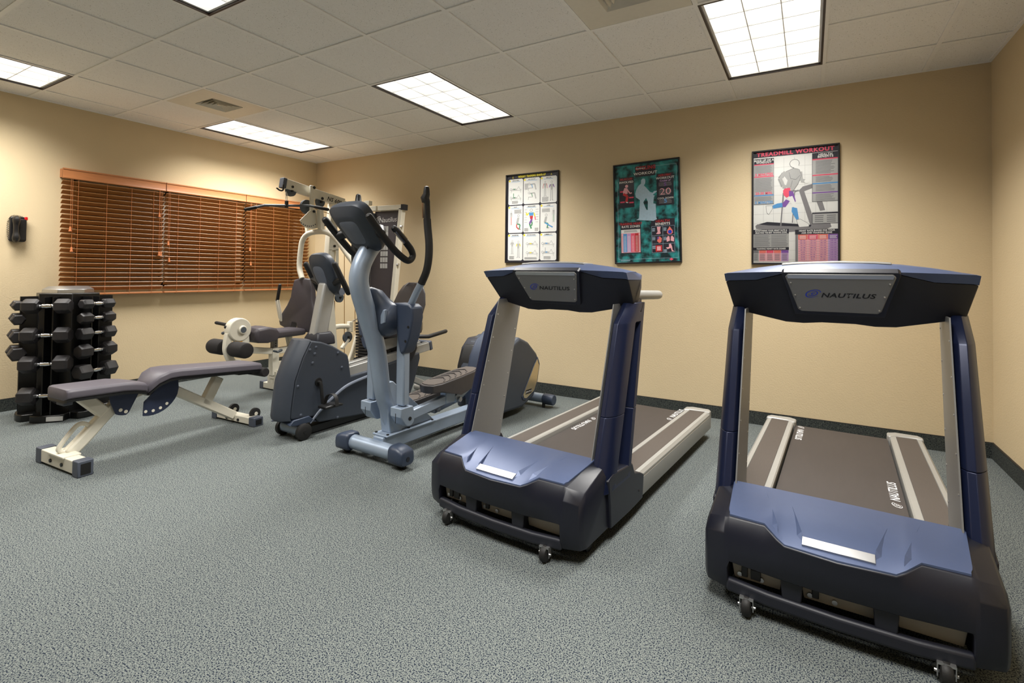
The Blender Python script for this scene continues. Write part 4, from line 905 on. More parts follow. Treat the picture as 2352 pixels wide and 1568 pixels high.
# yoke, sector, press arch
for x in (1.075, 1.215):
    a, b = PX(716, 428, x), PX(716, 522, x)
    part(M().rtube([a + V((0, 0, .01)), b], .022, .048, up=(0, 1, 0)), 'yoke_bar', 'cream', bevel=.008)
    part(M().cyl(PX(720, 431, x) - V((.012, 0, 0)), PX(720, 431, x) + V((.016, 0, 0)), .016, seg=10), 'yoke_bolt', 'black')
sc_ = [PX(u, v, 1.24) for u, v in ((710, 484), (688, 506), (692, 515), (702, 523), (716, 526), (730, 523), (724, 480))]
s0 = part(M().loft([sc_, [p + V((.008, 0, 0)) for p in sc_]]), 'sector_plate', 'cream')
for k in range(8):
    u, v = 692 + 4.6 * k, 508 + 11.5 * math.sin(math.pi * (k + 1.2) / 10.5) ; p = PX(u, v, 1.249)
    part(M().cyl(p, p + V((.001, 0, 0)), .007, seg=8), 'pin_hole', 'greyp', s0)
ar = [(694, 640, .86, -1.12), (688, 615, .86, 0), (690, 580, .87, 0), (695, 552, .90, 0), (708, 537, .97, 0), (730, 532, 1.10, 0), (752, 534, 1.22, 0), (772, 548, 1.33, 0), (795, 580, 1.42, 0), (820, 616, 1.50, 0), (852, 680, 1.56, 0)]
pa = []
for k, (u, v, x, _) in enumerate(ar): pa.append(pl(u, v, (0, -.98 - .02 * abs(k - 5), 0), (0, 1, 0)))
part(M().tube(spline(pa, 4), .028, 12), 'press_arch', 'cream')
nk = [pl(735, 482, (0, -.95, 0), (0, 1, 0)), pl(738, 532, (0, -.97, 0), (0, 1, 0))]
part(M().rtube(nk, .055, .05, up=(0, 1, 0)), 'arch_neck', 'cream', bevel=.006)
part(M().rtube([pl(702, 500, (0, -.95, 0), (0, 1, 0)), pl(706, 535, (0, -.97, 0), (0, 1, 0))], .035, .03, up=(0, 1, 0)), 'arch_brace', 'cream', bevel=.006)
part(M().tube([PX(742, 518, 1.2), PX(750, 516, 1.3), PX(752, 508, 1.32)], .012, 8, round_ends=True), 'pop_pin', 'black')
for u, v in ((722, 486), (716, 503)): p = pl(u, v, (0, -1.0, 0), (0, 1, 0)); part(M().cyl(p, p + V((.02, -.02, 0)), .013, seg=10), 'frame_bolt', 'black')
# low pulley arm
lo_ = [G(742, 800), G(750, 770), G(768, 752), G(790, 749), G(803, 750)]
part(M().tube(spline(lo_, 4), .028, 12), 'low_arm', 'cream')
part(M().rtube([G(804, 738), G(803, 762)], .05, .055, up=(0, 1, 0)), 'arm_knuckle', 'cream', bevel=.006)
pulley(G(798, 774), .062); pulley(G(779, 683, 1.2), .055)
part(M().rtube([G(800, 836), G(812, 806), G(822, 770)], .05, .05, up=(0, 1, 0)), 'low_strut', 'cream', bevel=.006)
part(M().rtube([G(785, 800), G(800, 778)], .04, .03), 'pulley_fork', 'cream', bevel=.004)
part(M().prism([(-.75, .36), (-.58, .34), (-.55, .22), (-.75, .2)], 'x', 1.10, 1.11), 'low_gusset', 'cream')
part(M().rtube([G(803, 741), G(823, 730)], .02, .012), 'link_bar', 'nick')
# cables
for u, v0_, v1_ in ((768.5, 690, 790), (791, 575, 815), (815.5, 690, 760)):
    part(M().cyl(G(u, v0_), G(u, v1_), .004, seg=6), 'cable', 'cable')
part(M().cyl(G(658, 447), G(658, 440), .004, seg=6), 'cable', 'cable')
for q in ((725, 480, 760, 492), (728, 497, 765, 505)): part(M().cyl(G(q[0], q[1]), G(q[2], q[3]), .004, seg=6), 'cable', 'cable')
# weight stack tower
ys = -.40
S = lambda u, v: PY(u, v, ys)
part(M().rtube([S(800, 484) + V((.0, 0, 0)), S(868, 479)], .06, .055), 'stack_top_bar', 'cream', bevel=.004)
part(M().rtube([S(872, 479), S(926, 476)], .06, .055), 'tower_top_bar', 'cream', bevel=.004)
part(M().rtube([S(925, 476), S(932, 476)], .066, .062), 'bar_cap', 'navydk', bevel=.003)
part(M().box(tuple(S(845, 472) - V((.035, .03, 0))), tuple(S(845, 466) + V((.05, .02, .02)))), 'stack_bracket', 'cream', bevel=.003)
pt, pb = S(924, 478), S(897, 760); pbf = pt + (pb - pt) * ((pt.z - .05) / (pt.z - pb.z))
post = part(M().rtube([pt, pbf], .05, .06, up=(0, 1, 0)), 'tower_post', 'cream', bevel=.004)
for v in (522, 612): q = pt.lerp(pbf, (v - 478) / 400); part(M().cyl(q + V((.02, -.02, 0)), q + V((.045, -.02, 0)), .014, seg=8), 'post_bolt', 'nick', post)
tl, tr = S(862, 486), S(918, 483); off = pbf - pt
k_ = (tl.z - .08) / (pt.z - pbf.z)
shp = [tl, tr, tr + off * k_, tl + off * k_]
shd = part(M().loft([shp, [p + V((0, .02, 0)) for p in shp]]), 'stack_shroud', 'vinyl', smooth=0)
part(M().rtube([S(860, 490), S(860, 490) + off * .95], .05, .05, up=(0, 1, 0)), 'tower_inner_post', 'greyp', bevel=.004)
text('shroud_lettering', 'Nautilus', .078, MAT['print_white'], gm, S(891, 505) + V((0, -.002, 0)) - gb, (1, 0, .02), (0, 0, 1), shear=.15)
swirl('shroud_emblem', MAT['print_white'], gm, S(869.5, 503) + V((0, -.002, 0)) - gb, (1, 0, 0), (0, 0, 1), .06, .06)
for v in (520, 531, 550, 563, 577, 591, 605):
    q0, q1 = S(876 - (v - 520) * .03, v), S(893 - (v - 520) * .03, v + 11)
    m = M()
    for k in range(3):
        a = q0.x + (q1.x - q0.x) * k / 3; b = q0.x + (q1.x - q0.x) * (k + .85) / 3
        m.box((a, ys - .003, q1.z), (b, ys - .001, q0.z))
    part(m, 'exercise_diagram', 'pgrey', shd)
for u in (848, 853): part(M().cyl(S(u + .5, 492), S(u - 8, 800), .011, seg=10), 'guide_rod', 'chrome')
for k in range(14):
    c = S(838, 742 + 6.6 * k); part(M().box((c.x - .085, ys - .06, c.z - .012), (c.x + .085, ys + .05, c.z + .011)), 'weight_plate', 'iron', bevel=.003)
c = S(838, 742 + 6.6 * 14); part(M().box((c.x - .09, ys - .06, .05), (c.x + .09, ys + .05, c.z + .01)), 'stack_base', 'rack', bevel=.003)
part(M().cyl(S(846, 742), S(851, 500), .009, seg=8), 'selector_rod', 'nick')
part(M().rtube([S(853, 500), S(833, 493)], .05, .03), 'stack_pulley_bracket', 'black')
# pulldown bar hanging on the boom cable
bc = G(658, 472)
br = thing('pulldown_bar', 'black bent pulldown bar hanging from the gym boom', 'exercise bar', bc)
e0, e1 = PX(566, 484, .80), PX(607, 475, .93); e3, e2 = PX(758, 478, 1.62), PX(728, 470, 1.48)
pts = [e0, e1, V((1.0, bc.y, bc.z + .006)), bc, V((1.3, bc.y, bc.z + .003)), e2, e3]
bd = V((.862, .507, 0)); bz = V((0, 0, 1)); e0 = bc - bd * .415 - bz * .045; e1 = bc - bd * .22; e2 = bc + bd * .24; e3 = bc + bd * .42 - bz * .035
M().tube([e1 + (e0 - e1) * .5, e1, bc, e2, e2 + (e3 - e2) * .4], .013, 10).build('bar', MAT['greyp'], br, at=bc)
for a, b in ((e1.lerp(e0, .45), e0), (e2.lerp(e3, .3), e3)): M().tube([a, b], .017, 10, round_ends=True).build('end_grip', MAT['rubber'], br, at=bc)
M().box((-.016, -.012, -.02), (.016, .012, .05)).build('swivel', MAT['black'], br, bevel=.003)
for s in (-1, 1): M().tube([(0, s * .003, .04), (s * .012, 0, .075), (s * .009, 0, .10), (0, 0, .115)], .0035, 6).build('carabiner', MAT['nick'], br)
M().rod((0, 0, .10), (0, 0, .145), [(0, .008), (.2, .013), (.7, .013), (1, .007)], 10).build('cable_end', MAT['nick'], br)
# ------------------------------------------------------------------ framed posters on the back wall
def make_poster(label, cx, ztop, w, h, sheet, tilt=0):
    t = thing('framed_poster', label, 'poster', (cx, 0, ztop - h / 2), 0, 'framed workout posters'); t.rotation_euler = (0, tilt, 0)
    b = .013
    for q in range(4):
        a = (-w / 2, w / 2, -h / 2, -h / 2 + b) if q == 0 else (-w / 2, w / 2, h / 2 - b, h / 2) if q == 1 else (-w / 2, -w / 2 + b, -h / 2 + b, h / 2 - b) if q == 2 else (w / 2 - b, w / 2, -h / 2 + b, h / 2 - b)
        M().box((a[0], -.024, a[2]), (a[1], 0, a[3])).build('frame_side', MAT['pframe'], t, bevel=.002)
    M().box((-w / 2 + b, -.012, -h / 2 + b), (w / 2 - b, -.004, h / 2 - b)).build('print_sheet', MAT[sheet], t, smooth=0)
    M().poly([(-w / 2 + b, -.0195, -h / 2 + b), (w / 2 - b, -.0195, -h / 2 + b), (w / 2 - b, -.0195, h / 2 - b), (-w / 2 + b, -.0195, h / 2 - b)]).build('glazing', MAT['glass'], t, smooth=0)
    return t
class Print:                                  # flat print: fx, fy in 0..1 from the top left corner
    def __init__(s, t, w, h): s.t = t; s.w = w; s.h = h; s.lay = {}; s.n = 0
    def p(s, fx, fy, l): return V(((fx - .5) * s.w, -.012 - .0003 * l - s.n % 24 * .000011, (.5 - fy) * s.h))
    def get(s, mat, l): s.n += 1; return s.lay.setdefault((mat, l), M())
    def rect(s, x0, y0, x1, y1, mat, l=1): s.get(mat, l).poly([s.p(x0, y0, l), s.p(x1, y0, l), s.p(x1, y1, l), s.p(x0, y1, l)])
    def rr(s, x0, y0, x1, y1, mat, l=1, r=.02):
        k = s.w / s.h; s.get(mat, l).poly([s.p(a, y0 + (b) * (y1 - y0), l) for a, b in [(x, (y - 0)) for x, y in rrect(x0, 0, x1, 1, r)]]) if False else s.get(mat, l).poly([s.p(x, y, l) for x, y in
            [(x0 + r, y0), (x1 - r, y0), (x1, y0 + r * k), (x1, y1 - r * k), (x1 - r, y1), (x0 + r, y1), (x0, y1 - r * k), (x0, y0 + r * k)]])
    def poly(s, pts, mat, l=1): s.get(mat, l).poly([s.p(x, y, l) for x, y in pts])
    def disc(s, x, y, r, mat, l=2, n=12): s.get(mat, l).poly([s.p(x + r * math.cos(2 * math.pi * k / n), y + r * s.w / s.h * math.sin(2 * math.pi * k / n), l) for k in range(n)])
    def line(s, pts, wd, mat, l=2):
        k = s.w / s.h
        for (x0, y0), (x1, y1) in zip(pts, pts[1:]):
            dx, dy = x1 - x0, (y1 - y0) / k; n = math.hypot(dx, dy) or 1; ox, oy = -dy / n * wd / 2, dx / n * wd / 2 * k
            m = s.get(mat, l); m.poly([s.p(x0 + ox, y0 + oy, l), s.p(x1 + ox, y1 + oy, l), s.p(x1 - ox, y1 - oy, l), s.p(x0 - ox, y0 - oy, l)])
    def lines(s, x0, y0, x1, y1, n, mat='pline', l=3, fill=.45, rag=.12):
        for k in range(n):
            yy = y0 + (y1 - y0) * (k + .25) / n; s.rect(x0, yy, x1 - random.random() * rag * (x1 - x0), yy + (y1 - y0) / n * fill, mat, l)
    def text(s, st, x, y, hgt, mat, l=4, wide=1., bold=.02, shear=0): text('lettering', st, hgt * s.h * 1.38, MAT[mat], s.t, s.p(x, y, l), (1, 0, 0), (0, 0, 1), wide=wide / (1 + 3 * max(0, bold)), bold=bold, shear=shear, lift=.0002)
    def done(s):
        for (mat, l), m in s.lay.items():
            nm = {'pline': 'small_print', 'pblack': 'black_print', 'paper': 'white_print'}.get(mat, MAT[mat].name.replace('poster_', '') + '_print')
            o = m.build(nm, MAT[mat], s.t, smooth=0)
def runner(P, S, lw, mat):                    # simple outlined figure from joint lists
    for pts in S: P.line(pts, lw, mat)
# --- weight training chart
t = make_poster('white nine-panel weight training chart in a dark frame', 3.303, 2.207, .606, .914, 'pblack'); P = Print(t, .606, .914)
P.text('WEIGHT TRAINING SHAPE-UP', .5, .032, .024, 'pyel', wide=.78, bold=.05)
for s in (-1, 1): P.line([(.5 + s * .36, .022), (.5 + s * .365, .034), (.5 + s * .352, .044)], .006, 'pyel'); P.line([(.5 + s * .365, .034), (.5 + s * .375, .044)], .006, 'pyel')
names = ['BENCH PRESS', 'BENT-OVER ROW', 'ARM CURL', 'SQUAT', 'MUSCLE GUIDE', 'LUNGE', 'SHOULDER PRESS', 'BENT-KNEE CRUNCH', 'DUMBBELL FLY']
cols = ((.05, .335), (.347, .655), (.667, .965)); rows = ((.055, .345), (.356, .662), (.673, .972))
def lying(P, x, y, w, mat):
    P.line([(x, y), (x + w * .55, y), (x + w * .72, y - .035), (x + w * .86, y), (x + w, y)], .004, 'pline'); P.disc(x - .012, y - .006, .02, 'pline'); P.disc(x - .012, y - .006, .015, 'paper', 3)
    P.poly([(x + .02, y - .014), (x + w * .5, y - .012), (x + w * .55, y), (x + .01, y)], 'pgrey', 2); P.poly([(x + w * .2, y - .012), (x + w * .38, y - .011), (x + w * .38, y - .001), (x + w * .2, y - .002)], mat, 3)
    P.line([(x - .01, y + .008), (x + w, y + .010)], .004, 'pline'); P.line([(x, y + .01), (x - .005, y + .035)], .004, 'pline'); P.line([(x + w * .9, y + .01), (x + w * .93, y + .035)], .004, 'pline')
def standing(P, x, y, h, mats, wd=.03, arm=1):
    P.disc(x, y + h * .06, wd * .62, 'pline'); P.disc(x, y + h * .06, wd * .48, 'paper', 3)
    P.poly([(x - wd, y + h * .15), (x + wd, y + h * .15), (x + wd * .6, y + h * .45), (x - wd * .6, y + h * .45)], mats[0], 2)
    for q in (-1, 1):
        P.line([(x + q * wd, y + h * .17), (x + q * wd * 1.5, y + h * .33), (x + q * wd * (1.6 if arm else .8), y + h * (.48 if arm else .2))], wd * .32, mats[1])
        P.line([(x + q * wd * .4, y + h * .45), (x + q * wd * .5, y + h * .72), (x + q * wd * .5, y + h * .96)], wd * .42, mats[2]); P.line([(x + q * wd * .4, y + h * .97), (x + q * wd * 1.0, y + h * .98)], wd * .3, 'pline')
def crouch(P, x, y, h, mat, lunge=False):
    P.disc(x, y + h * .08, .022, 'pline'); P.disc(x, y + h * .08, .017, 'paper', 3)
    P.poly([(x - .02, y + h * .2), (x + .02, y + h * .2), (x + .0, y + h * .58), (x - .045, y + h * .58)], 'pgrey', 2)
    P.line([(x - .03, y + h * .6), (x + .035, y + h * .66), (x + .02, y + h * .95)], .022, mat); P.line([(x + .01, y + h * .96), (x + .055, y + h * .96)], .01, 'pline')
    if lunge: P.line([(x - .02, y + h * .6), (x + .07, y + h * .82), (x + .12, y + h * .92)], .02, 'pblue')
    else: P.line([(x - .03, y + h * .62), (x - .035, y + h * .8), (x + .01, y + h * .95)], .018, 'pred')
for r, (y0, y1) in enumerate(rows):
    for c, (x0, x1) in enumerate(cols):
        k = r * 3 + c; P.rr(x0, y0, x1, y1, 'paper', 1); w = x1 - x0
        if k != 4: P.disc(x0 + .022, y0 + .018, .018, 'pyel', 3)
        P.text(names[k], x0 + w * .5, y0 + .017, .011, 'print_black', wide=.9 if len(names[k]) < 13 else .72)
        P.lines(x0 + .06, y0 + .026, x1 - .05, y0 + .034, 1, 'pblue', 3)
        if k in (0, 8): lying(P, x0 + .06, y0 + .12, w * .68, 'pgreen' if k == 0 else 'pblue'); lying(P, x0 + .06, y0 + .215, w * .68, 'pgreen' if k == 0 else 'pblue'); P.line([(x0 + .10, y0 + .2), (x0 + .10, y0 + .16)], .012, 'pgreen' if k == 0 else 'pgrey'); P.lines(x0 + .07, y1 - .045, x1 - .09, y1 - .012, 5)
        elif k == 7: lying(P, x0 + .09, y0 + .12, w * .62, 'pyel'); lying(P, x0 + .09, y0 + .22, w * .62, 'pyel'); P.lines(x0 + .03, y1 - .035, x1 - .03, y1 - .010, 4)
        elif k == 1:
            for yy in (.06, .16): 
                X = x0 + .15; Y = y0 + yy; P.line([(X - .03, Y + .015), (X + .06, Y + .01), (X + .085, Y + .075)], .02, 'pgrey'); P.disc(X - .045, Y + .008, .02, 'pline'); P.disc(X - .045, Y + .008, .015, 'paper', 3); P.line([(X + .0, Y + .012), (X + .02, Y + .05)], .012, 'pblue' if yy < .1 else 'pgreen'); P.line([(X - .06, Y + .055), (X + .03, Y + .055)], .006, 'pline'); P.line([(X - .05, Y + .055), (X - .06, Y + .085)], .005, 'pline')
            P.lines(x0 + .02, y0 + .06, x0 + .09, y0 + .13, 9)
        elif k == 2: standing(P, x0 + .085, y0 + .05, .17, ('pgrey', 'pred', 'pgrey'), .024); standing(P, x0 + .205, y0 + .055, .215, ('pgrey', 'ppurp', 'pgrey'), .03, 0); P.lines(x0 + .03, y1 - .065, x0 + .15, y1 - .012, 8)
        elif k == 6: standing(P, x0 + .085, y0 + .07, .16, ('pgrey', 'pgrey', 'pgrey'), .024, 0); standing(P, x0 + .205, y0 + .08, .19, ('pgrey', 'pyel', 'pgrey'), .028, 0); P.lines(x0 + .03, y1 - .05, x0 + .13, y1 - .012, 6)
        elif k == 3: standing(P, x0 + .06, y0 + .05, .17, ('pgrey', 'pgrey', 'pred'), .014); crouch(P, x0 + .20, y0 + .10, .175, 'pgreen'); P.lines(x0 + .12, y0 + .045, x1 - .02, y0 + .09, 7)
        elif k == 5: crouch(P, x0 + .11, y0 + .11, .16, 'pgreen', True); standing(P, x1 - .055, y0 + .045, .16, ('pgrey', 'pgrey', 'pgreen'), .014); P.lines(x0 + .03, y0 + .05, x0 + .18, y0 + .09, 6)
        elif k == 4:
            X, Y = x0 + .155, y0 + .035
            P.disc(X - .005, Y + .025, .026, 'pline'); P.disc(X - .005, Y + .025, .021, 'paper', 3)
            P.poly([(X - .05, Y + .05), (X + .045, Y + .05), (X + .035, Y + .085), (X - .04, Y + .085)], 'pblue', 3); P.poly([(X - .035, Y + .087), (X + .03, Y + .087), (X + .02, Y + .125), (X - .022, Y + .125)], 'pred', 3)
            for a, b in (((X - .05, Y + .055), (X - .085, Y + .08)), ((X - .085, Y + .08), (X - .10, Y + .05)), ((X + .045, Y + .055), (X + .065, Y + .095))): P.line([a, b], .02, 'pyel', 3)
            P.line([(X + .065, Y + .095), (X + .075, Y + .135)], .016, 'ppink', 3)
            P.line([(X + .01, Y + .125), (X - .035, Y + .175)], .034, 'ppurp', 3); P.line([(X - .035, Y + .175), (X - .0, Y + .23)], .026, 'pgreen', 3); P.line([(X - .01, Y + .13), (X + .015, Y + .17), (X - .0, Y + .2)], .024, 'pgreen', 3)
            for q in range(6): P.lines(x0 + .02, y0 + .05 + .028 * q, x0 + .075, y0 + .056 + .028 * q, 1, 'pline'); P.lines(x1 - .075, y0 + .05 + .028 * q, x1 - .02, y0 + .056 + .028 * q, 1, 'pline')
            P.lines(x0 + .02, y1 - .05, x0 + .10, y1 - .012, 6); P.lines(x1 - .09, y1 - .05, x1 - .02, y1 - .012, 6)
P.done()
# --- cycling poster
t = make_poster('teal cycling workout poster, middle of the three', 4.472, 2.203, .598, .914, 'teal', R(-1.6)); P = Print(t, .598, .914)
P.line([(.06, .17), (.06, .955), (.95, .955), (.95, .055), (.62, .055)], .003, 'pghost')
P.rect(.34, .04, .645, .145, 'pblack'); P.text('CYCLING', .50, .062, .036, 'pred', wide=.95); P.text('WORKOUT', .495, .115, .026, 'paper', wide=1.25); P.text('Stationary', .42, .062, .016, 'print_white', 5, shear=.3)
P.rect(.085, .135, .32, .44, 'pblack'); P.text('MUSCLES', .20, .155, .02, 'pred', wide=1.1); P.text('INVOLVED', .20, .185, .02, 'paper', wide=1.1)
for a in ((.10, .27, .17, .283), (.24, .335, .31, .348), (.10, .375, .17, .388), (.24, .385, .31, .398)): P.rect(*a, 'ppink', 2)
P.disc(.205, .225, .024, 'plpink', 3); P.poly([(.17, .24), (.215, .245), (.22, .30), (.15, .305), (.145, .28)], 'plpink', 3); P.line([(.21, .255), (.255, .30), (.285, .295)], .018, 'plpink', 3); P.line([(.15, .30), (.215, .325), (.195, .385)], .038, 'pred', 3); P.line([(.19, .385), (.225, .39)], .014, 'paper', 3)
# rider silhouette on a stationary bike
P.poly([(.425, .215), (.43, .18), (.455, .165), (.485, .17), (.495, .19), (.49, .215), (.47, .235), (.50, .255), (.56, .305), (.60, .315), (.62, .30), (.665, .30), (.645, .315), (.60, .335), (.63, .345), (.615, .36), (.605, .42), (.64, .425), (.645, .56), (.655, .575), (.60, .59), (.555, .585), (.34, .57), (.385, .555), (.40, .43), (.405, .375), (.345, .345), (.335, .31), (.355, .27), (.385, .235)], 'pghost', 2)
P.poly([(.455, .40), (.50, .36), (.525, .40), (.52, .48), (.50, .475)], 'teal', 3)
P.rect(.66, .135, .905, .445, 'pblack'); P.text('AEROBIC', .78, .155, .02, 'pred', wide=1.1); P.text('WORKOUT', .785, .182, .022, 'paper', wide=1.1); P.text('WARM UP', .785, .21, .017, 'plpurp'); P.text('5', .785, .245, .035, 'ppurp', wide=1.3); P.lines(.69, .222, .88, .262, 5, 'pdark', 3)
P.text('20', .785, .315, .065, 'plpink', wide=1.25, bold=-.01); P.lines(.69, .29, .88, .35, 6, 'pdark', 3); P.text('COOL DOWN', .785, .378, .017, 'paper'); P.text('5', .785, .405, .04, 'pblue', wide=1.3); P.lines(.69, .39, .88, .43, 4, 'pdark', 3)
P.rect(.095, .585, .41, .90, 'pblack'); P.text('TRAINING HEART', .255, .605, .022, 'pred', wide=.95); P.text('RATE ZONES', .255, .632, .022, 'paper', wide=1.05); P.rect(.105, .66, .40, .89, 'plpink', 2); P.rect(.105, .66, .40, .695, 'paper', 3); P.lines(.15, .667, .36, .689, 2, 'pline', 4)
for k, c in enumerate(('pblue', 'plpurp', 'ppink', 'pred')):
    x = .137 + .06 * k; P.rect(x, .70, x + .058, .885, c, 3)
    for q in range(13): P.rect(x + .012, .726 + .0122 * q, x + .046, .7295 + .0122 * q, 'paper', 4)
for q in range(13): P.rect(.112, .726 + .0122 * q, .128, .7295 + .0122 * q, 'pline', 4); P.rect(.38, .726 + .0122 * q, .395, .7295 + .0122 * q, 'pline', 4)
P.rect(.565, .575, .91, .905, 'pblack'); P.text('HEALTH', .735, .597, .024, 'pred', wide=1.1); P.text('BENEFITS', .735, .625, .024, 'paper', wide=1.05)
P.line([(.572, .645), (.902, .645), (.902, .90), (.572, .90), (.572, .645)], .003, 'pghost'); P.line([(.735, .645), (.735, .90)], .003, 'pghost'); P.line([(.572, .735), (.902, .735)], .003, 'pghost'); P.line([(.572, .815), (.902, .815)], .003, 'pghost')
P.poly([(.65, .65), (.705, .65), (.695, .69), (.705, .715), (.68, .722), (.635, .718), (.66, .70)], 'plpink', 3)
P.poly([(.835, .652), (.875, .69), (.88, .715), (.855, .728), (.82, .728), (.795, .715), (.80, .69)], 'porange', 3); P.disc(.838, .705, .028, 'print_blue', 4)
P.poly([(.66, .75), (.69, .745), (.72, .765), (.71, .80), (.68, .807), (.65, .79)], 'porange', 3); P.poly([(.655, .748), (.68, .748), (.675, .77), (.655, .772)], 'ppurp', 4)
P.poly([(.79, .80), (.785, .765), (.81, .743), (.83, .75), (.835, .79)], 'plpink', 3); P.poly([(.89, .80), (.895, .765), (.87, .743), (.85, .75), (.845, .79), (.87, .795)], 'plpink', 3)
P.rect(.625, .83, .72, .89, 'pred', 3); P.rect(.645, .84, .70, .88, 'plpink', 4)
P.poly([(.82, .82), (.85, .82), (.865, .85), (.87, .88), (.895, .893), (.86, .893), (.845, .86), (.80, .87), (.775, .855), (.82, .85)], 'plpink', 3)
for q in ((.58, .66), (.745, .66), (.58, .745), (.745, .75), (.58, .83), (.745, .87)): P.lines(q[0], q[1], q[0] + .045, q[1] + .035, 4, 'pghost', 3)
P.lines(.09, .962, .25, .975, 2, 'pghost', 3); P.poly([(.82, .968), (.85, .955), (.88, .968), (.85, .98)], 'ppink', 3)
P.done()
# --- treadmill chart
t = make_poster('white treadmill workout chart with a running figure', 5.628, 2.193, .60, .914, 'paper'); P = Print(t, .60, .914)
W3, H3 = .60, .914
def q3(X, Y):
    a = (X - 190) / 1022; return a, (Y - (187 - 97 * a)) / (1316 + 72 * a)
def R3(x0, y0, x1, y1, mat, l=1): 
    P.poly([q3(x0, y0), q3(x1, y1 if False else y0 - (x1 - x0) * .085), q3(x1, y1 - (x1 - x0) * .06), q3(x0, y1)], mat, l)
for k in range(1, 9): P.line([(.02 + .12 * k, .08), (.02 + .12 * k, .98)], .0022, 'pgrey', 1)
for k in range(1, 12): P.line([(.02, .08 + .08 * k), (.98, .08 + .08 * k)], .0022, 'pgrey', 1)
P.rect(.012, .01, .988, .062, 'pblack'); P.text('TREADMILL WORKOUT', .5, .038, .034, 'ppink', wide=1.18, bold=.045)
# left column
P.rect(.025, .072, .265, .475, 'pblack', 2); P.rect(.030, .076, .262, .118, 'pblack', 3); P.text('MAKE UP OF A', .145, .088, .018, 'paper', wide=.95, bold=.04); P.text('WORKOUT', .145, .106, .018, 'paper', wide=.95, bold=.04)
P.rect(.030, .119, .262, .471, 'pgrey', 3); P.rect(.030, .119, .262, .128, 'ppink', 4); P.lines(.04, .132, .25, .20, 12, 'pline', 4); P.text('5 MINUTES', .147, .213, .022, 'ppink', wide=.95, bold=.04); P.rect(.030, .226, .262, .235, 'ppink', 4)
P.lines(.04, .24, .25, .365, 20, 'pline', 4); P.text('20-30 MIN.', .147, .378, .022, 'ppink', wide=.95, bold=.04); P.rect(.030, .39, .262, .40, 'pblue', 4); P.lines(.04, .405, .25, .445, 7, 'pline', 4); P.text('5 MINUTES', .147, .458, .022, 'pblue', wide=.95, bold=.04)
# right column
P.rect(.70, .065, .985, .475, 'pblack', 2); P.text('HEALTH', .845, .082, .018, 'paper', wide=1.1, bold=.04); P.text('BENEFITS', .845, .10, .018, 'paper', wide=1.1, bold=.04); P.rect(.705, .115, .98, .471, 'pgrey', 3)
for y0, y1, c, n in ((.115, .245, 'ppink', 11), (.248, .315, 'ppink', 5), (.318, .392, 'pblue', 5), (.395, .47, 'ppurp', 6)):
    P.rect(.705, y0, .98, y0 + .010, c, 4); P.lines(.74, y0 + .016, .95, y1 - .003, n, 'pline', 4, rag=.3)
P.rect(.70, .565, .985, .66, 'pblack', 3); P.rect(.705, .577, .98, .656, 'pgrey', 4); P.lines(.73, .585, .83, .65, 4, 'pline', 5); P.lines(.86, .585, .96, .65, 4, 'pline', 5)
# treadmill drawing
P.poly([q3(235, 1055), q3(260, 1035), q3(905, 1050), q3(900, 1090), q3(640, 1120), q3(245, 1090)], 'pdark', 2); P.poly([q3(275, 1035), q3(380, 1005), q3(900, 1030), q3(885, 1055), q3(400, 1045)], 'pblack', 3)
P.poly([q3(755, 635), q3(800, 590), q3(905, 560), q3(905, 610), q3(815, 645), q3(940, 1010), q3(1060, 985), q3(1100, 985), q3(1120, 1050), q3(1040, 1090), q3(900, 1085)], 'pdark', 2); P.poly([q3(955, 765), q3(1020, 760), q3(1050, 860), q3(995, 870)], 'pdark', 2)
P.line([q3(540, 1090), q3(575, 665), q3(620, 645), q3(755, 640)], .016, 'pdark', 4); P.line([q3(680, 1010), q3(705, 660), q3(750, 630)], .012, 'pdark', 2)
# running figure
P.disc(*q3(705, 325), .058, 'pline', 4); P.disc(*q3(705, 325), .052, 'paper', 5); P.poly([q3(700, 300), q3(755, 300), q3(750, 375), q3(700, 385)], 'paper', 5)
P.poly([q3(600, 420), q3(690, 380), q3(760, 395), q3(785, 460), q3(745, 560), q3(690, 640), q3(600, 600), q3(625, 520), q3(585, 470)], 'pgrey', 4)
P.line([q3(600, 425), q3(530, 500), q3(570, 590), q3(610, 600)], .05, 'pgrey', 5); P.line([q3(770, 420), q3(780, 520), q3(850, 530)], .045, 'pgrey', 5); P.disc(*q3(845, 528), .028, 'paper', 6)
for pts in ([(600, 420), (690, 380), (760, 395), (785, 460), (745, 560), (690, 640)], [(640, 430), (660, 500), (720, 510)], [(560, 430), (515, 500), (560, 600)], [(720, 510), (770, 460)], [(680, 520), (660, 600)]): P.line([q3(*a) for a in pts], .004, 'pline', 6)
P.poly([q3(590, 615), q3(650, 605), q3(665, 660), q3(620, 730), q3(575, 690), q3(570, 640)], 'ppink', 5); P.poly([q3(640, 640), q3(690, 650), q3(720, 760), q3(700, 800), q3(640, 700)], 'ppurp', 5)
P.poly([q3(610, 720), q3(640, 740), q3(690, 830), q3(735, 840), q3(720, 790), q3(680, 700)], 'paper', 5)
P.poly([q3(605, 740), q3(650, 760), q3(600, 830), q3(560, 830), q3(560, 790)], 'ppurp', 4); P.poly([q3(560, 780), q3(565, 830), q3(450, 850), q3(445, 815), q3(500, 790)], 'pblue', 5); P.poly([q3(365, 820), q3(445, 815), q3(440, 860), q3(400, 920), q3(375, 900)], 'paper', 5); P.line([q3(365, 820), q3(445, 815), q3(440, 860), q3(400, 920), q3(375, 900), q3(365, 820)], .004, 'pline', 6)
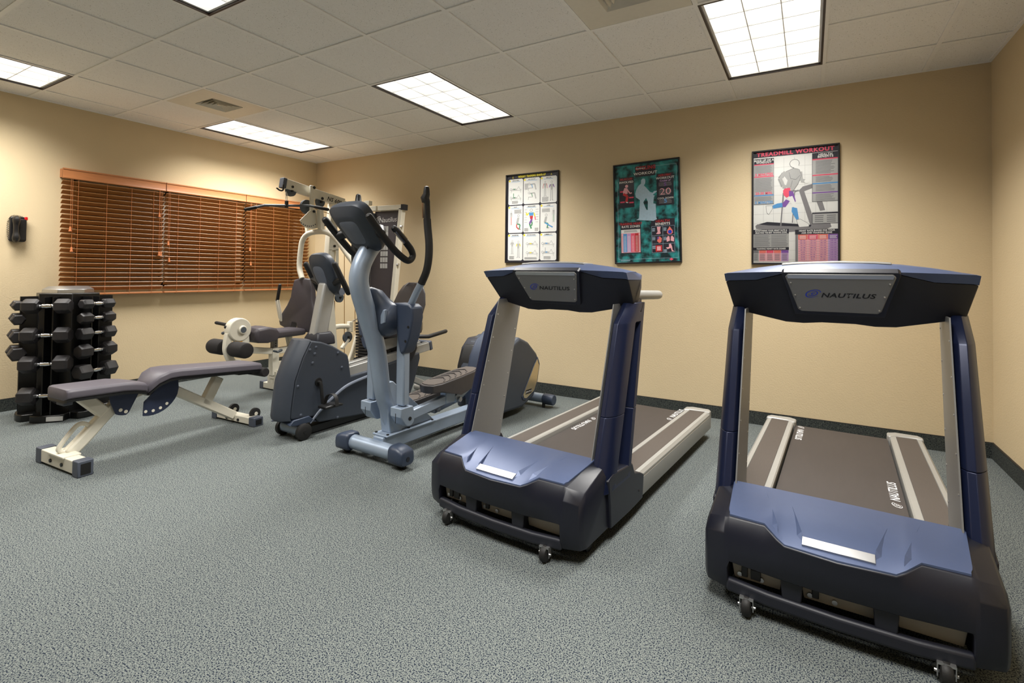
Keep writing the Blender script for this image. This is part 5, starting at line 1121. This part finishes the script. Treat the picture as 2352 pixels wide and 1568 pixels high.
P.poly([q3(675, 830), q3(735, 840), q3(755, 965), q3(725, 975), q3(670, 880)], 'pblue', 5); P.poly([q3(725, 980), q3(770, 965), q3(870, 1020), q3(870, 1050), q3(760, 1060)], 'paper', 5); P.line([q3(725, 980), q3(770, 965), q3(870, 1020), q3(870, 1050), q3(760, 1060), q3(725, 980)], .004, 'pline', 6)
# lower tables
P.rect(.02, .695, .44, .735, 'pblack', 5); P.text('MONITORING YOUR HEART RATE &', .23, .706, .013, 'paper', l=7, wide=.85, bold=.04); P.text('SELECTING THE BEST TRAINING ZONE', .23, .724, .013, 'paper', l=7, wide=.78, bold=.04)
P.rect(.02, .735, .44, .85, 'pgrey', 5); P.lines(.03, .74, .225, .845, 15, 'pline', 6); P.lines(.235, .74, .43, .845, 15, 'pline', 6); P.rect(.02, .852, .44, .875, 'pblack', 5); P.text('TRAINING HEART RATE ZONES', .23, .864, .013, 'paper', l=7, wide=.9, bold=.04)
for k, (c, c2) in enumerate((('pdark', 'pgrey'), ('porange', 'plpink'), ('ppink', 'plpink'), ('porange', 'plpink'), ('ppurp', 'plpurp'))):
    x0 = .02 + (.07 + .0875 * (k - 1) if k else 0); x1 = x0 + (.07 if k == 0 else .0875); P.rect(x0, .877, x1 - .004, .90, c, 5); P.rect(x0, .90, x1 - .004, .972, c2, 5); P.lines(x0 + .01, .906, x1 - .014, .965, 7, 'pline', 6)
P.rect(.51, .705, .985, .745, 'pblack', 5); P.text('HEART RATE RANGE FOR YOUR', .75, .716, .013, 'paper', l=7, wide=1.0, bold=.04); P.text('AGE AND TRAINING ZONE', .75, .734, .013, 'paper', l=7, wide=1.0, bold=.04)
ages = ['85-126 126-147 147-168 168-189', '80-120 120-140 140-160 160-180', '76-114 114-133 133-152 152-171', '72-108 108-126 126-144 144-162', '68-102 102-119 119-136 136-153', '64-96 96-112 112-128 128-144', '60-90 90-105 105-120 120-135', '56-84 84-98 98-112 112-126', '52-78 78-91 91-104 104-117']
for k, (c, c2) in enumerate((('porange', 'plpink'), ('ppink', 'plpink'), ('porange', 'plpink'), ('ppurp', 'plpurp'))):
    x0 = .545 + .11 * k; P.rect(x0, .747, x0 + .107, .79, c, 5); P.lines(x0 + .015, .755, x0 + .095, .785, 3, 'paper', 6); P.rect(x0, .79, x0 + .107, .975, c2, 5)
    for q, a in enumerate(ages): P.text(a.split()[k], x0 + .053, .80 + .0195 * q, .010, 'ppurp', l=7, wide=.95)
for q in range(10): P.rect(.545, .789 + .0195 * q, .982, .7905 + .0195 * q, 'pdark', 6)
P.rect(.513, .747, .542, .975, 'pdark', 5)
P.done()
